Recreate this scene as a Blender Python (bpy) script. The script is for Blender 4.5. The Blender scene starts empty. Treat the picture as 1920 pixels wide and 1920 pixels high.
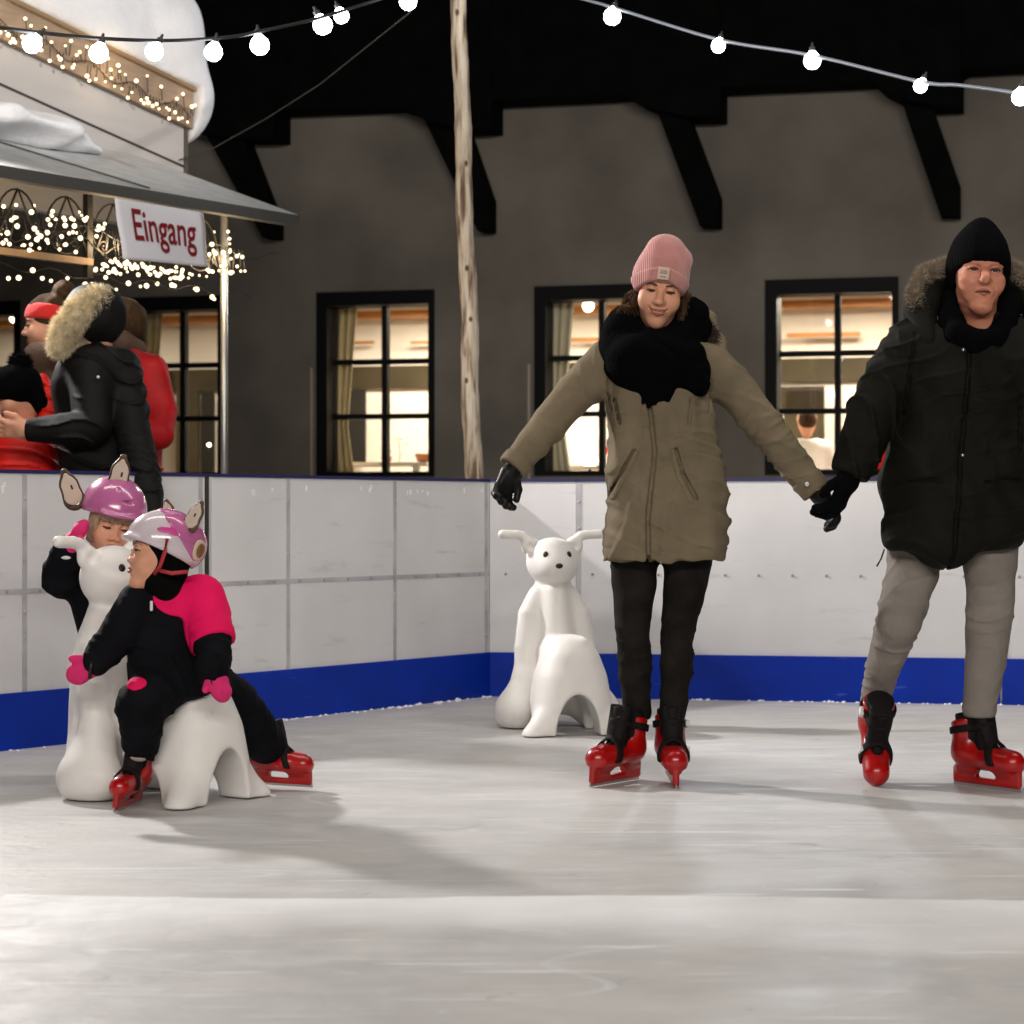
import bpy, math, random
import numpy as np
from mathutils import Matrix, Vector
random.seed(4)
rng = np.random.default_rng(7)
S = bpy.context.scene
COL = S.collection
R = math.radians
FPX, CX, CY, CAMZ = 4000.0, 960.0, 960.0, 0.9


def W(x, y, d):
    """point seen at photo pixel (x, y), d metres in front of the camera"""
    return np.array([(x - CX) * d / FPX, d, CAMZ - (y - CY) * d / FPX])


# ------------------------------------------------------------------ objects
WM = {}


def tag(o, label=None, cat=None, group=None, kind=None):
    if label:
        o['label'] = label
    if cat:
        o['category'] = cat
    if group:
        o['group'] = group
    if kind:
        o['kind'] = kind
    return o


def thing(name, loc, label, cat, group=None, rz=0.0):
    o = bpy.data.objects.new(name, None)
    COL.objects.link(o)
    o.empty_display_size = 0.1
    o.location = loc
    o.rotation_euler = (0, 0, rz)
    WM[o] = Matrix.Translation(Vector([float(v) for v in loc])) @ Matrix.Rotation(rz, 4, 'Z')
    return tag(o, label, cat, group)


def obj(name, vf, mats, parent=None, local=False, smooth=True, fmat=None, uvs=None):
    V, F = vf
    V = np.asarray(V, dtype=np.float64).reshape(-1, 3)
    if parent is not None and not local:
        Mi = np.array(WM[parent].inverted())
        V = V @ Mi[:3, :3].T + Mi[:3, 3]
    me = bpy.data.meshes.new(name)
    if isinstance(F, np.ndarray):
        nf, k = F.shape
        me.vertices.add(len(V))
        me.vertices.foreach_set('co', V.astype(np.float32).ravel())
        me.loops.add(nf * k)
        me.loops.foreach_set('vertex_index', F.astype(np.int32).ravel())
        me.polygons.add(nf)
        me.polygons.foreach_set('loop_start', np.arange(0, nf * k, k, dtype=np.int32))
        me.update(calc_edges=True)
    else:
        me.from_pydata([tuple(v) for v in V], [], F)
        me.update()
    if not isinstance(mats, (list, tuple)):
        mats = [mats]
    for m in mats:
        me.materials.append(m)
    if fmat is not None:
        me.polygons.foreach_set('material_index', np.asarray(fmat, dtype=np.int32))
    me.polygons.foreach_set('use_smooth', np.full(len(me.polygons), smooth, dtype=bool))
    me.validate()
    o = bpy.data.objects.new(name, me)
    COL.objects.link(o)
    if parent is not None:
        o.parent = parent
        WM[o] = WM[parent]
    else:
        WM[o] = Matrix.Identity(4)
    return o


class MB:
    def __init__(s):
        s.V, s.F = [], []

    def add(s, V, F):
        b = len(s.V)
        s.V += [tuple(float(c) for c in v) for v in V]
        s.F += [tuple(int(i) + b for i in f) for f in F]
        return s

    def box(s, x0, x1, y0, y1, z0, z1):
        V = [(x, y, z) for x in (x0, x1) for y in (y0, y1) for z in (z0, z1)]
        return s.add(V, [(0, 1, 3, 2), (4, 6, 7, 5), (0, 4, 5, 1), (2, 3, 7, 6), (0, 2, 6, 4), (1, 5, 7, 3)])

    def frame_box(s, o, ex, ey, ez, x0, x1, y0, y1, z0, z1):
        o, ex, ey, ez = map(np.asarray, (o, ex, ey, ez))
        V = [o + ex * x + ey * y + ez * z for x in (x0, x1) for y in (y0, y1) for z in (z0, z1)]
        return s.add(V, [(0, 1, 3, 2), (4, 6, 7, 5), (0, 4, 5, 1), (2, 3, 7, 6), (0, 2, 6, 4), (1, 5, 7, 3)])

    def tube(s, pts, r, n=8, caps=True):
        pts = [np.asarray(p, float) for p in pts]
        rs = r if isinstance(r, (list, tuple, np.ndarray)) else [r] * len(pts)
        V, F = [], []
        ref = np.array([0.13, 0.21, 0.97])
        for i, p in enumerate(pts):
            t = pts[min(i + 1, len(pts) - 1)] - pts[max(i - 1, 0)]
            t = t / (np.linalg.norm(t) + 1e-9)
            a = np.cross(t, ref)
            if np.linalg.norm(a) < .1:
                a = np.cross(t, [1, 0, 0])
            a /= np.linalg.norm(a)
            b = np.cross(t, a)
            for k in range(n):
                q = 2 * math.pi * k / n
                V.append(p + rs[i] * (math.cos(q) * a + math.sin(q) * b))
        for i in range(len(pts) - 1):
            for k in range(n):
                F.append((i * n + k, i * n + (k + 1) % n, (i + 1) * n + (k + 1) % n, (i + 1) * n + k))
        if caps:
            F.append(tuple(range(n - 1, -1, -1)))
            F.append(tuple((len(pts) - 1) * n + k for k in range(n)))
        return s.add(V, F)

    def prism(s, poly, fn, a, b):
        """poly of 2-D points, fn(p, t) -> 3-D, from t=a to t=b"""
        n = len(poly)
        V = [fn(p, a) for p in poly] + [fn(p, b) for p in poly]
        F = [tuple(range(n))[::-1], tuple(range(n, 2 * n))]
        F += [(i, (i + 1) % n, n + (i + 1) % n, n + i) for i in range(n)]
        return s.add(V, F)

    def lathe(s, c, prof, axis=(0, 0, 1), n=12):
        axis = np.asarray(axis, float)
        axis /= np.linalg.norm(axis)
        a = np.cross(axis, [0.3, 0.9, 0.1])
        a /= np.linalg.norm(a)
        b = np.cross(axis, a)
        c = np.asarray(c, float)
        V, F = [], []
        for (r, z) in prof:
            for k in range(n):
                q = 2 * math.pi * k / n
                V.append(c + axis * z + r * (math.cos(q) * a + math.sin(q) * b))
        for i in range(len(prof) - 1):
            for k in range(n):
                F.append((i * n + k, i * n + (k + 1) % n, (i + 1) * n + (k + 1) % n, (i + 1) * n + k))
        F.append(tuple(range(n - 1, -1, -1)))
        F.append(tuple((len(prof) - 1) * n + k for k in range(n)))
        return s.add(V, F)

    @property
    def vf(s):
        return s.V, s.F


def sph(c, r, n=10, m=8):
    return MB().lathe(c, [(max(1e-4, r * math.sin(math.pi * i / m)), -r * math.cos(math.pi * i / m)) for i in range(m + 1)], n=n).vf


# ------------------------------------------------------------------ materials
def mat(name, col, rough=.6, metal=0, var=0.0, vscale=6, bump=0.0, bscale=60, spec=.4, sheen=0, sss=0, coat=0, stretch=None, col2=None, crink=0, cscale=9, scuff=None, sst=(3, 3, .6), sth=.62):
    m = bpy.data.materials.new(name)
    m.use_nodes = True
    nt = m.node_tree
    b = nt.nodes['Principled BSDF']
    b.inputs['Base Color'].default_value = (*col, 1)
    b.inputs['Roughness'].default_value = rough
    b.inputs['Metallic'].default_value = metal
    b.inputs['Specular IOR Level'].default_value = spec
    if sheen:
        b.inputs['Sheen Weight'].default_value = sheen
        b.inputs['Sheen Roughness'].default_value = .6
    if sss:
        b.inputs['Subsurface Weight'].default_value = sss
        b.inputs['Subsurface Radius'].default_value = (.012, .005, .003)
        b.inputs['Subsurface Scale'].default_value = 1.0
    if coat:
        b.inputs['Coat Weight'].default_value = coat
        b.inputs['Coat Roughness'].default_value = .12
    tc = nt.nodes.new('ShaderNodeTexCoord')
    src = tc.outputs['Object']
    if stretch:
        mp = nt.nodes.new('ShaderNodeMapping')
        mp.inputs['Scale'].default_value = stretch
        nt.links.new(src, mp.inputs['Vector'])
        src = mp.outputs['Vector']
    if var or col2:
        n = nt.nodes.new('ShaderNodeTexNoise')
        n.inputs['Scale'].default_value = vscale
        n.inputs['Detail'].default_value = 5
        nt.links.new(src, n.inputs['Vector'])
        mx = nt.nodes.new('ShaderNodeMix')
        mx.data_type = 'RGBA'
        rp = nt.nodes.new('ShaderNodeMapRange')
        rp.inputs[1].default_value = .3
        rp.inputs[2].default_value = .7
        nt.links.new(n.outputs['Fac'], rp.inputs[0])
        nt.links.new(rp.outputs[0], mx.inputs[0])
        c2 = col2 if col2 else tuple(min(1, c * (1 + var)) for c in col)
        c1 = col if col2 else tuple(c * (1 - var) for c in col)
        mx.inputs[6].default_value = (*c1, 1)
        mx.inputs[7].default_value = (*c2, 1)
        nt.links.new(mx.outputs[2], b.inputs['Base Color'])
    if scuff:
        ms = nt.nodes.new('ShaderNodeMapping')
        ms.inputs['Scale'].default_value = sst
        ms.inputs['Rotation'].default_value = (.5, .3, .4)
        nt.links.new(tc.outputs['Object'], ms.inputs['Vector'])
        ns = nt.nodes.new('ShaderNodeTexNoise')
        ns.inputs['Scale'].default_value = 7
        ns.inputs['Detail'].default_value = 7
        ns.inputs['Roughness'].default_value = .62
        nt.links.new(ms.outputs['Vector'], ns.inputs['Vector'])
        rs = nt.nodes.new('ShaderNodeMapRange')
        rs.inputs[1].default_value = sth
        rs.inputs[2].default_value = sth + .09
        nt.links.new(ns.outputs['Fac'], rs.inputs[0])
        xs_ = nt.nodes.new('ShaderNodeMix')
        xs_.data_type = 'RGBA'
        nt.links.new(rs.outputs[0], xs_.inputs[0])
        if b.inputs['Base Color'].links:
            nt.links.new(b.inputs['Base Color'].links[0].from_socket, xs_.inputs[6])
        else:
            xs_.inputs[6].default_value = (*col, 1)
        xs_.inputs[7].default_value = (*scuff, 1)
        nt.links.new(xs_.outputs[2], b.inputs['Base Color'])
    if bump:
        n2 = nt.nodes.new('ShaderNodeTexNoise')
        n2.inputs['Scale'].default_value = bscale
        n2.inputs['Detail'].default_value = 4
        nt.links.new(src, n2.inputs['Vector'])
        bp = nt.nodes.new('ShaderNodeBump')
        bp.inputs['Strength'].default_value = bump
        bp.inputs['Distance'].default_value = .01
        nt.links.new(n2.outputs['Fac'], bp.inputs['Height'])
        nt.links.new(bp.outputs[0], b.inputs['Normal'])
        if crink:
            n3 = nt.nodes.new('ShaderNodeTexNoise')
            n3.noise_type = 'RIDGED_MULTIFRACTAL'
            n3.inputs['Scale'].default_value = cscale
            n3.inputs['Detail'].default_value = 2.5
            n3.inputs['Roughness'].default_value = .45
            n3.inputs['Distortion'].default_value = .5
            nt.links.new(src, n3.inputs['Vector'])
            b2 = nt.nodes.new('ShaderNodeBump')
            b2.inputs['Strength'].default_value = crink
            b2.inputs['Distance'].default_value = .02
            nt.links.new(n3.outputs['Fac'], b2.inputs['Height'])
            nt.links.new(bp.outputs[0], b2.inputs['Normal'])
            nt.links.new(b2.outputs[0], b.inputs['Normal'])
    return m


def knit(name, col, scale=220, strength=.5, axis='X', sheen=.3):
    """ribbed knit: fine wave bump"""
    m = mat(name, col, .9, var=.12, vscale=20, sheen=sheen, spec=.04)
    nt = m.node_tree
    b = nt.nodes['Principled BSDF']
    tc = nt.nodes.new('ShaderNodeTexCoord')
    w = nt.nodes.new('ShaderNodeTexWave')
    w.bands_direction = axis
    w.inputs['Scale'].default_value = scale / 6.28
    w.inputs['Distortion'].default_value = .6
    nt.links.new(tc.outputs['Object'], w.inputs['Vector'])
    bp = nt.nodes.new('ShaderNodeBump')
    bp.inputs['Strength'].default_value = strength
    bp.inputs['Distance'].default_value = .004
    nt.links.new(w.outputs['Fac'], bp.inputs['Height'])
    nt.links.new(bp.outputs[0], b.inputs['Normal'])
    return m


def emit(name, col, s, sample=True):
    m = bpy.data.materials.new(name)
    m.use_nodes = True
    nt = m.node_tree
    nt.nodes.remove(nt.nodes['Principled BSDF'])
    e = nt.nodes.new('ShaderNodeEmission')
    e.inputs[0].default_value = (*col, 1)
    e.inputs[1].default_value = s
    nt.links.new(e.outputs[0], nt.nodes['Material Output'].inputs[0])
    if not sample:
        m.cycles.emission_sampling = 'NONE'
    return m


def glass_mat():
    m = bpy.data.materials.new('window_glass')
    m.use_nodes = True
    nt = m.node_tree
    nt.nodes.remove(nt.nodes['Principled BSDF'])
    t = nt.nodes.new('ShaderNodeBsdfTransparent')
    t.inputs[0].default_value = (.93, .94, .92, 1)
    g = nt.nodes.new('ShaderNodeBsdfGlossy')
    g.inputs['Roughness'].default_value = .02
    f = nt.nodes.new('ShaderNodeFresnel')
    f.inputs[0].default_value = 1.4
    mx = nt.nodes.new('ShaderNodeMixShader')
    nt.links.new(f.outputs[0], mx.inputs[0])
    nt.links.new(t.outputs[0], mx.inputs[1])
    nt.links.new(g.outputs[0], mx.inputs[2])
    nt.links.new(mx.outputs[0], nt.nodes['Material Output'].inputs[0])
    return m


# ------------------------------------------------------------------ implicit surfaces
def A(v):
    return np.asarray(v, float)


def rc(a, b, r1, r2=None):
    a, b = A(a), A(b)
    r2 = r1 if r2 is None else r2
    ba = b - a
    L = max(1e-9, float(ba @ ba))

    def f(P):
        h = np.clip(((P - a) @ ba) / L, 0, 1)
        return np.linalg.norm(P - a - h[:, None] * ba, axis=1) - (r1 + (r2 - r1) * h)
    return f


def ell(c, r, M=None):
    c, r = A(c), A(r)

    def f(P):
        q = P - c
        if M is not None:
            q = q @ M
        k0 = np.linalg.norm(q / r, axis=1)
        k1 = np.linalg.norm(q / (r * r), axis=1) + 1e-9
        return k0 * (k0 - 1) / k1
    return f


def rbox(c, hs, rd=.005, M=None):
    c, hs = A(c), A(hs)

    def f(P):
        q = P - c
        if M is not None:
            q = q @ M
        q = np.abs(q) - hs + rd
        return np.linalg.norm(np.maximum(q, 0), axis=1) + np.minimum(q.max(axis=1), 0) - rd
    return f


def plane(n, p):
    n = A(n)
    n = n / np.linalg.norm(n)
    p = A(p)
    return lambda P: (P - p) @ n


def smin(a, b, k):
    if k <= 0:
        return np.minimum(a, b)
    h = np.clip(.5 + .5 * (b - a) / k, 0, 1)
    return b + (a - b) * h - k * h * (1 - h)


def U(*fs, k=.02):
    def f(P):
        d = fs[0](P)
        for g in fs[1:]:
            d = smin(d, g(P), k)
        return d
    return f


def sub(f0, g, k=.008):
    return lambda P: -smin(-f0(P), g(P), k)


def inter(f0, g, k=.004):
    return lambda P: -smin(-f0(P), -g(P), k)


def off(f0, e):
    return lambda P: f0(P) - e


def chain(pts, rs, k=.03):
    return U(*[rc(pts[i], pts[i + 1], rs[i], rs[i + 1]) for i in range(len(pts) - 1)], k=min(k, .007))


def prof(levels, n=2.4, rd=.02):
    """stack of ellipses: (z, cx, cy, a, b)"""
    L = np.array(sorted(levels))
    z = L[:, 0]
    N = 160
    zd = np.linspace(z[0], z[-1], N)
    T = np.stack([np.interp(zd, z, L[:, i]) for i in range(5)], 1)
    kr = np.hanning(25)
    kr /= kr.sum()
    for i in range(1, 5):       # round the corners between the levels
        pad = np.concatenate([2 * T[0, i] - T[12:0:-1, i], T[:, i], 2 * T[-1, i] - T[-2:-14:-1, i]])
        T[:, i] = np.convolve(pad, kr, 'valid')

    def f(P):
        t = P[:, 2]
        q = np.clip((t - z[0]) / (z[-1] - z[0]), 0, 1) * (N - 1)
        i = np.minimum(q.astype(int), N - 2)
        c = T[i] + (T[i + 1] - T[i]) * (q - i)[:, None]
        a, b = c[:, 3], c[:, 4]
        kx = np.abs(P[:, 0] - c[:, 1]) / a
        ky = np.abs(P[:, 1] - c[:, 2]) / b
        kk = (kx ** n + ky ** n) ** (1 / n)
        d = (kk - 1) * np.minimum(a, b)
        e = np.maximum(z[0] - t, t - z[-1])
        return -smin(-d, -e, rd)
    return f


def wob(f0, amp, freq, seed=0, stretch=(1, 1, 1)):
    """cloth folds: a sum of warped waves added to the distance"""
    r = np.random.default_rng(seed)
    D = r.normal(size=(5, 3))
    D /= np.linalg.norm(D, axis=1)[:, None]
    D = D * A(stretch)
    ph = r.uniform(0, 6.28, 5)

    def f(P):
        q = P * freq
        w = 0
        for i in range(5):
            w = w + np.sin(q @ D[i] * (1 + .33 * i) + ph[i] + 1.3 * np.sin(q @ D[(i + 2) % 5] * .7 + ph[(i + 1) % 5]))
        return f0(P) + amp * w * .4
    return f


def rings(f0, a, b, freq, amp, seed=0):
    """sleeve / trouser creases: irregular ridges across the axis a-b"""
    a, b = A(a), A(b)
    t = (b - a) / np.linalg.norm(b - a)
    L = float(np.linalg.norm(b - a))
    r = np.random.default_rng(seed)
    n1 = r.normal(size=3)
    n2 = r.normal(size=3)

    def f(P):
        q = (P - a)
        s = q @ t
        rad = np.linalg.norm(q - s[:, None] * t, axis=1)
        m = np.clip((s + .03) / .05, 0, 1) * np.clip((L + .03 - s) / .05, 0, 1) * np.clip((.17 - rad) / .04, 0, 1)
        w = np.sin(s * freq * .8 + 3.2 * np.sin(q @ n1 * 6 + seed) + 1.6 * np.sin(q @ n2 * 17))
        g = .45 + .55 * np.sin(q @ n2 * 9 + s * 7 + seed * 1.7)
        return f0(P) - amp * .75 * m * g * np.exp(-(w / .38) ** 2) + amp * .15 * m
    return f


def crease(f0, freq, amp, seed=0, n=(0.3, 0, 1), lo=-9, hi=9):
    """thin wandering fold lines across a garment"""
    r = np.random.default_rng(seed)
    n = A(n) / np.linalg.norm(n)
    a, b, c = r.normal(size=(3, 3))

    def f(P):
        q = P - A((0, 7, 0))
        w = np.sin(q @ n * freq + 2.6 * np.sin(q @ a * 5 + seed) + 1.5 * np.sin(q @ b * 12))
        g = np.clip(.35 + np.sin(q @ c * 8 + seed) + .5 * np.sin(q @ a * 15), 0, 1)
        m = np.clip((P[:, 2] - lo) / .06, 0, 1) * np.clip((hi - P[:, 2]) / .06, 0, 1)
        return f0(P) - amp * g * m * np.exp(-(w / .27) ** 2)
    return f


def groove(f0, pts, r=.006):
    return sub(f0, chain(pts, [r] * len(pts), k=.002), .006)


def rot(yaw=0, pitch=0, roll=0):
    M = Matrix.Rotation(R(yaw), 3, 'Z') @ Matrix.Rotation(R(pitch), 3, 'X') @ Matrix.Rotation(R(roll), 3, 'Y')
    return np.array(M)


def xf(f0, c, M, s=1.0):
    c = A(c)
    return lambda P: f0(((P - c) @ M) / s) * s


EDG = []
CRN = [(a, b, c) for a in (0, 1) for b in (0, 1) for c in (0, 1)]
for i_, c0_ in enumerate(CRN):
    for c1_ in CRN[i_ + 1:]:
        if sum(abs(p - q) for p, q in zip(c0_, c1_)) == 1:
            EDG.append((A(c0_).astype(int), A(c1_).astype(int)))


def mesh(f, lo, hi, h, B=8):
    lo, hi = A(lo), A(hi)
    nb = np.ceil((hi - lo) / (h * B)).astype(int)
    n = nb * B
    ctr = np.stack(np.meshgrid(*[np.arange(k) for k in nb], indexing='ij'), -1).reshape(-1, 3)
    cd = f(lo + (ctr * B + (B - 1) / 2) * h)
    act = np.abs(cd) < B * h * 1.75
    D = np.where(cd < 0, -1., 1.).astype(np.float32).reshape(nb)
    D = D.repeat(B, 0).repeat(B, 1).repeat(B, 2)
    loc = np.stack(np.meshgrid(*[np.arange(B)] * 3, indexing='ij'), -1).reshape(-1, 3)
    ai = ctr[act]
    for s in range(0, len(ai), 600):
        blk = ai[s:s + 600]
        g = (blk[:, None, :] * B + loc[None]).reshape(-1, 3)
        D[g[:, 0], g[:, 1], g[:, 2]] = f(lo + g * h)
    Sg = D < 0
    Sg[0] = Sg[-1] = False
    Sg[:, 0] = Sg[:, -1] = False
    Sg[:, :, 0] = Sg[:, :, -1] = False
    D = np.where(Sg, np.minimum(D, -1e-6), np.maximum(D, 1e-6))
    c = np.zeros(n - 1, np.int8)
    for (a, b, q) in CRN:
        c += Sg[a:n[0] - 1 + a, b:n[1] - 1 + b, q:n[2] - 1 + q]
    m = (c > 0) & (c < 8)
    ijk = np.argwhere(m)
    idx = np.full(m.shape, -1, np.int64)
    idx[m] = np.arange(len(ijk))
    pos = np.zeros((len(ijk), 3))
    cnt = np.zeros(len(ijk))
    for c0, c1 in EDG:
        p0, p1 = ijk + c0, ijk + c1
        d0 = D[p0[:, 0], p0[:, 1], p0[:, 2]]
        d1 = D[p1[:, 0], p1[:, 1], p1[:, 2]]
        mm = (d0 < 0) != (d1 < 0)
        t = np.where(mm, d0 / np.where(mm, d0 - d1, 1), 0)
        pos += np.where(mm[:, None], c0 + t[:, None] * (c1 - c0), 0)
        cnt += mm
    V = lo + h * (ijk + pos / cnt[:, None])
    Fs = []
    for ax in range(3):
        sl0 = [slice(None)] * 3
        sl1 = [slice(None)] * 3
        sl0[ax] = slice(0, -1)
        sl1[ax] = slice(1, None)
        ch = Sg[tuple(sl0)] != Sg[tuple(sl1)]
        e = np.argwhere(ch)
        u, v = (ax + 1) % 3, (ax + 2) % 3
        e = e[(e[:, u] > 0) & (e[:, v] > 0)]
        q = []
        for du, dv in ((-1, -1), (0, -1), (0, 0), (-1, 0)):
            t = e.copy()
            t[:, u] += du
            t[:, v] += dv
            q.append(idx[t[:, 0], t[:, 1], t[:, 2]])
        q = np.stack(q, 1)
        inn = Sg[e[:, 0], e[:, 1], e[:, 2]]
        q = np.where(inn[:, None], q, q[:, ::-1])
        Fs.append(q)
    F = np.concatenate(Fs)
    return V, F[(F >= 0).all(1)]


def bb(pts, r):
    P = np.array([A(p) for p in pts])
    return P.min(0) - r, P.max(0) + r


def join(*vfs):
    V, F, n = [], [], 0
    for v, f in vfs:
        V.append(np.asarray(v))
        F.append(np.asarray(f) + n)
        n += len(v)
    return np.concatenate(V), np.concatenate(F)


def put(vf, c, M, s=1.0, mirror=False):
    V, F = vf
    V = np.asarray(V, float).copy()
    if mirror:
        V[:, 0] *= -1
        F = np.asarray(F)[:, ::-1]
    return (V * s) @ np.asarray(M).T + A(c), F


def fur(vf, n, length, width, seed=0, droop=(0, 0, -.3), keep=None):
    """tapered hairs rooted on a surface, as a quad mesh (each hair one folded quad)"""
    V, F = np.asarray(vf[0]), np.asarray(vf[1])
    r = np.random.default_rng(seed)
    fi = r.integers(0, len(F), n)
    q = V[F[fi]]
    w = r.dirichlet([1, 1, 1, 1], n)
    p = (q * w[:, :, None]).sum(1)
    nn = np.cross(q[:, 2] - q[:, 0], q[:, 3] - q[:, 1])
    nn /= np.linalg.norm(nn, axis=1)[:, None] + 1e-9
    if keep is not None:
        k = keep(p)
        p, nn = p[k], nn[k]
        n = len(p)
    d = nn + r.normal(size=(n, 3)) * .45 + A(droop)
    d /= np.linalg.norm(d, axis=1)[:, None]
    sd = np.cross(d, r.normal(size=(n, 3)))
    sd /= np.linalg.norm(sd, axis=1)[:, None] + 1e-9
    l = length * r.uniform(.5, 1.2, n)[:, None]
    v0 = p - sd * width - nn * .003
    v1 = p + d * l * .6 - sd * width * .6 + A(droop) * l * .1
    v2 = p + d * l + A(droop) * l * .35
    v3 = p + sd * width - nn * .003
    VV = np.stack([v0, v1, v2, v3], 1).reshape(-1, 3)
    return VV, np.arange(4 * n).reshape(-1, 4)

# ================================================================== materials
M_ICE = None
M_BOARD = mat('white_board_plastic', (.66, .655, .665), .30, var=.07, vscale=2.5, bump=.05, bscale=9, spec=.45, scuff=(.57, .56, .57), sst=(.5, .5, 2.4), sth=.60)
M_BLUE = mat('blue_plastic', (.001, .026, .33), .42, var=.2, vscale=3, bump=.06, bscale=14, spec=.2, scuff=(.05, .10, .40), sst=(.7, .7, 3.5), sth=.63)
M_CAP = mat('dark_blue_rail', (.02, .02, .10), .4)
M_STUD = mat('grey_stud', (.42, .41, .44), .6, var=.2, vscale=9)
M_BOLT = mat('bolt_steel', (.30, .30, .31), .5)
M_SNOW = mat('snow', (.86, .86, .88), .8, var=.04, vscale=8, bump=.5, bscale=35, spec=.3)
M_WALL = mat('plaster', (.262, .236, .202), .95, var=.3, vscale=.9, bump=.5, bscale=22, spec=.1)
M_DARK = mat('black_timber', (.006, .006, .006), .9, var=.3, vscale=5, spec=.05)
M_FRAME = mat('black_window_paint', (.006, .006, .007), .6, spec=.2)
M_GLASS = glass_mat()
M_CREAM = mat('cream_wall', (.80, .74, .66), .9, var=.05, vscale=2)
M_ORANGE = mat('orange_pine', (.42, .19, .06), .6, var=.25, vscale=5, stretch=(.4, 4, 4))
M_OLIVE = mat('olive_panel', (.045, .033, .013), .7, var=.2, vscale=3)
M_CURT = mat('tan_curtain', (.66, .52, .30), .9, var=.12, vscale=5, sheen=.2)
M_CURTW = mat('pale_curtain', (.72, .66, .52), .9, var=.06, vscale=5)
M_CLOTH = mat('white_tablecloth', (.82, .80, .76), .85)
M_LOG = mat('peeled_log', (.40, .29, .18), .75, var=.35, vscale=7, bump=.5, bscale=18, stretch=(5, 5, .7), col2=(.56, .45, .31))
M_METAL = mat('galvanised_steel', (.45, .45, .44), .38, metal=.8, var=.12, vscale=6)
M_ROOF = mat('grey_roof_felt', (.50, .51, .51), .6, var=.12, vscale=9, bump=.25, bscale=120)
M_HUT = mat('hut_cladding', (.50, .48, .47), .65, var=.05, vscale=4, stretch=(.5, .5, 3))
M_BARGE = mat('barge_board', (.33, .24, .17), .7, var=.2, vscale=5, stretch=(.6, .6, 6))
M_IRON = mat('wrought_iron', (.03, .028, .025), .5, metal=.5)
M_PINE = mat('pine_rail', (.3, .19, .10), .6, var=.15, vscale=6)
M_SIGN = mat('white_banner', (.80, .80, .86), .6, bump=.15, bscale=5)
M_RED_TXT = mat('red_lettering', (.24, .012, .02), .5)
M_WIRE = mat('black_cable', (.02, .02, .02), .6)
M_CABLE = mat('pale_cable', (.14, .16, .19), .45)
M_BULB = emit('festoon_glow', (.90, .95, 1.0), 14)
M_FAIRY = emit('fairy_glow', (1.0, .74, .42), 3.4, sample=False)
M_GLOBE = emit('globe_glow', (1.0, .86, .62), 9)
M_AID = mat('white_rotomoulded_plastic', (.78, .76, .73), .46, scuff=(.66, .64, .61), sst=(1.5, 1.5, .8), sth=.64, var=.035, vscale=9, bump=.04, bscale=20, spec=.4, sss=.08)
M_BLACK = mat('black_paint', (.006, .006, .006), .35)


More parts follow.
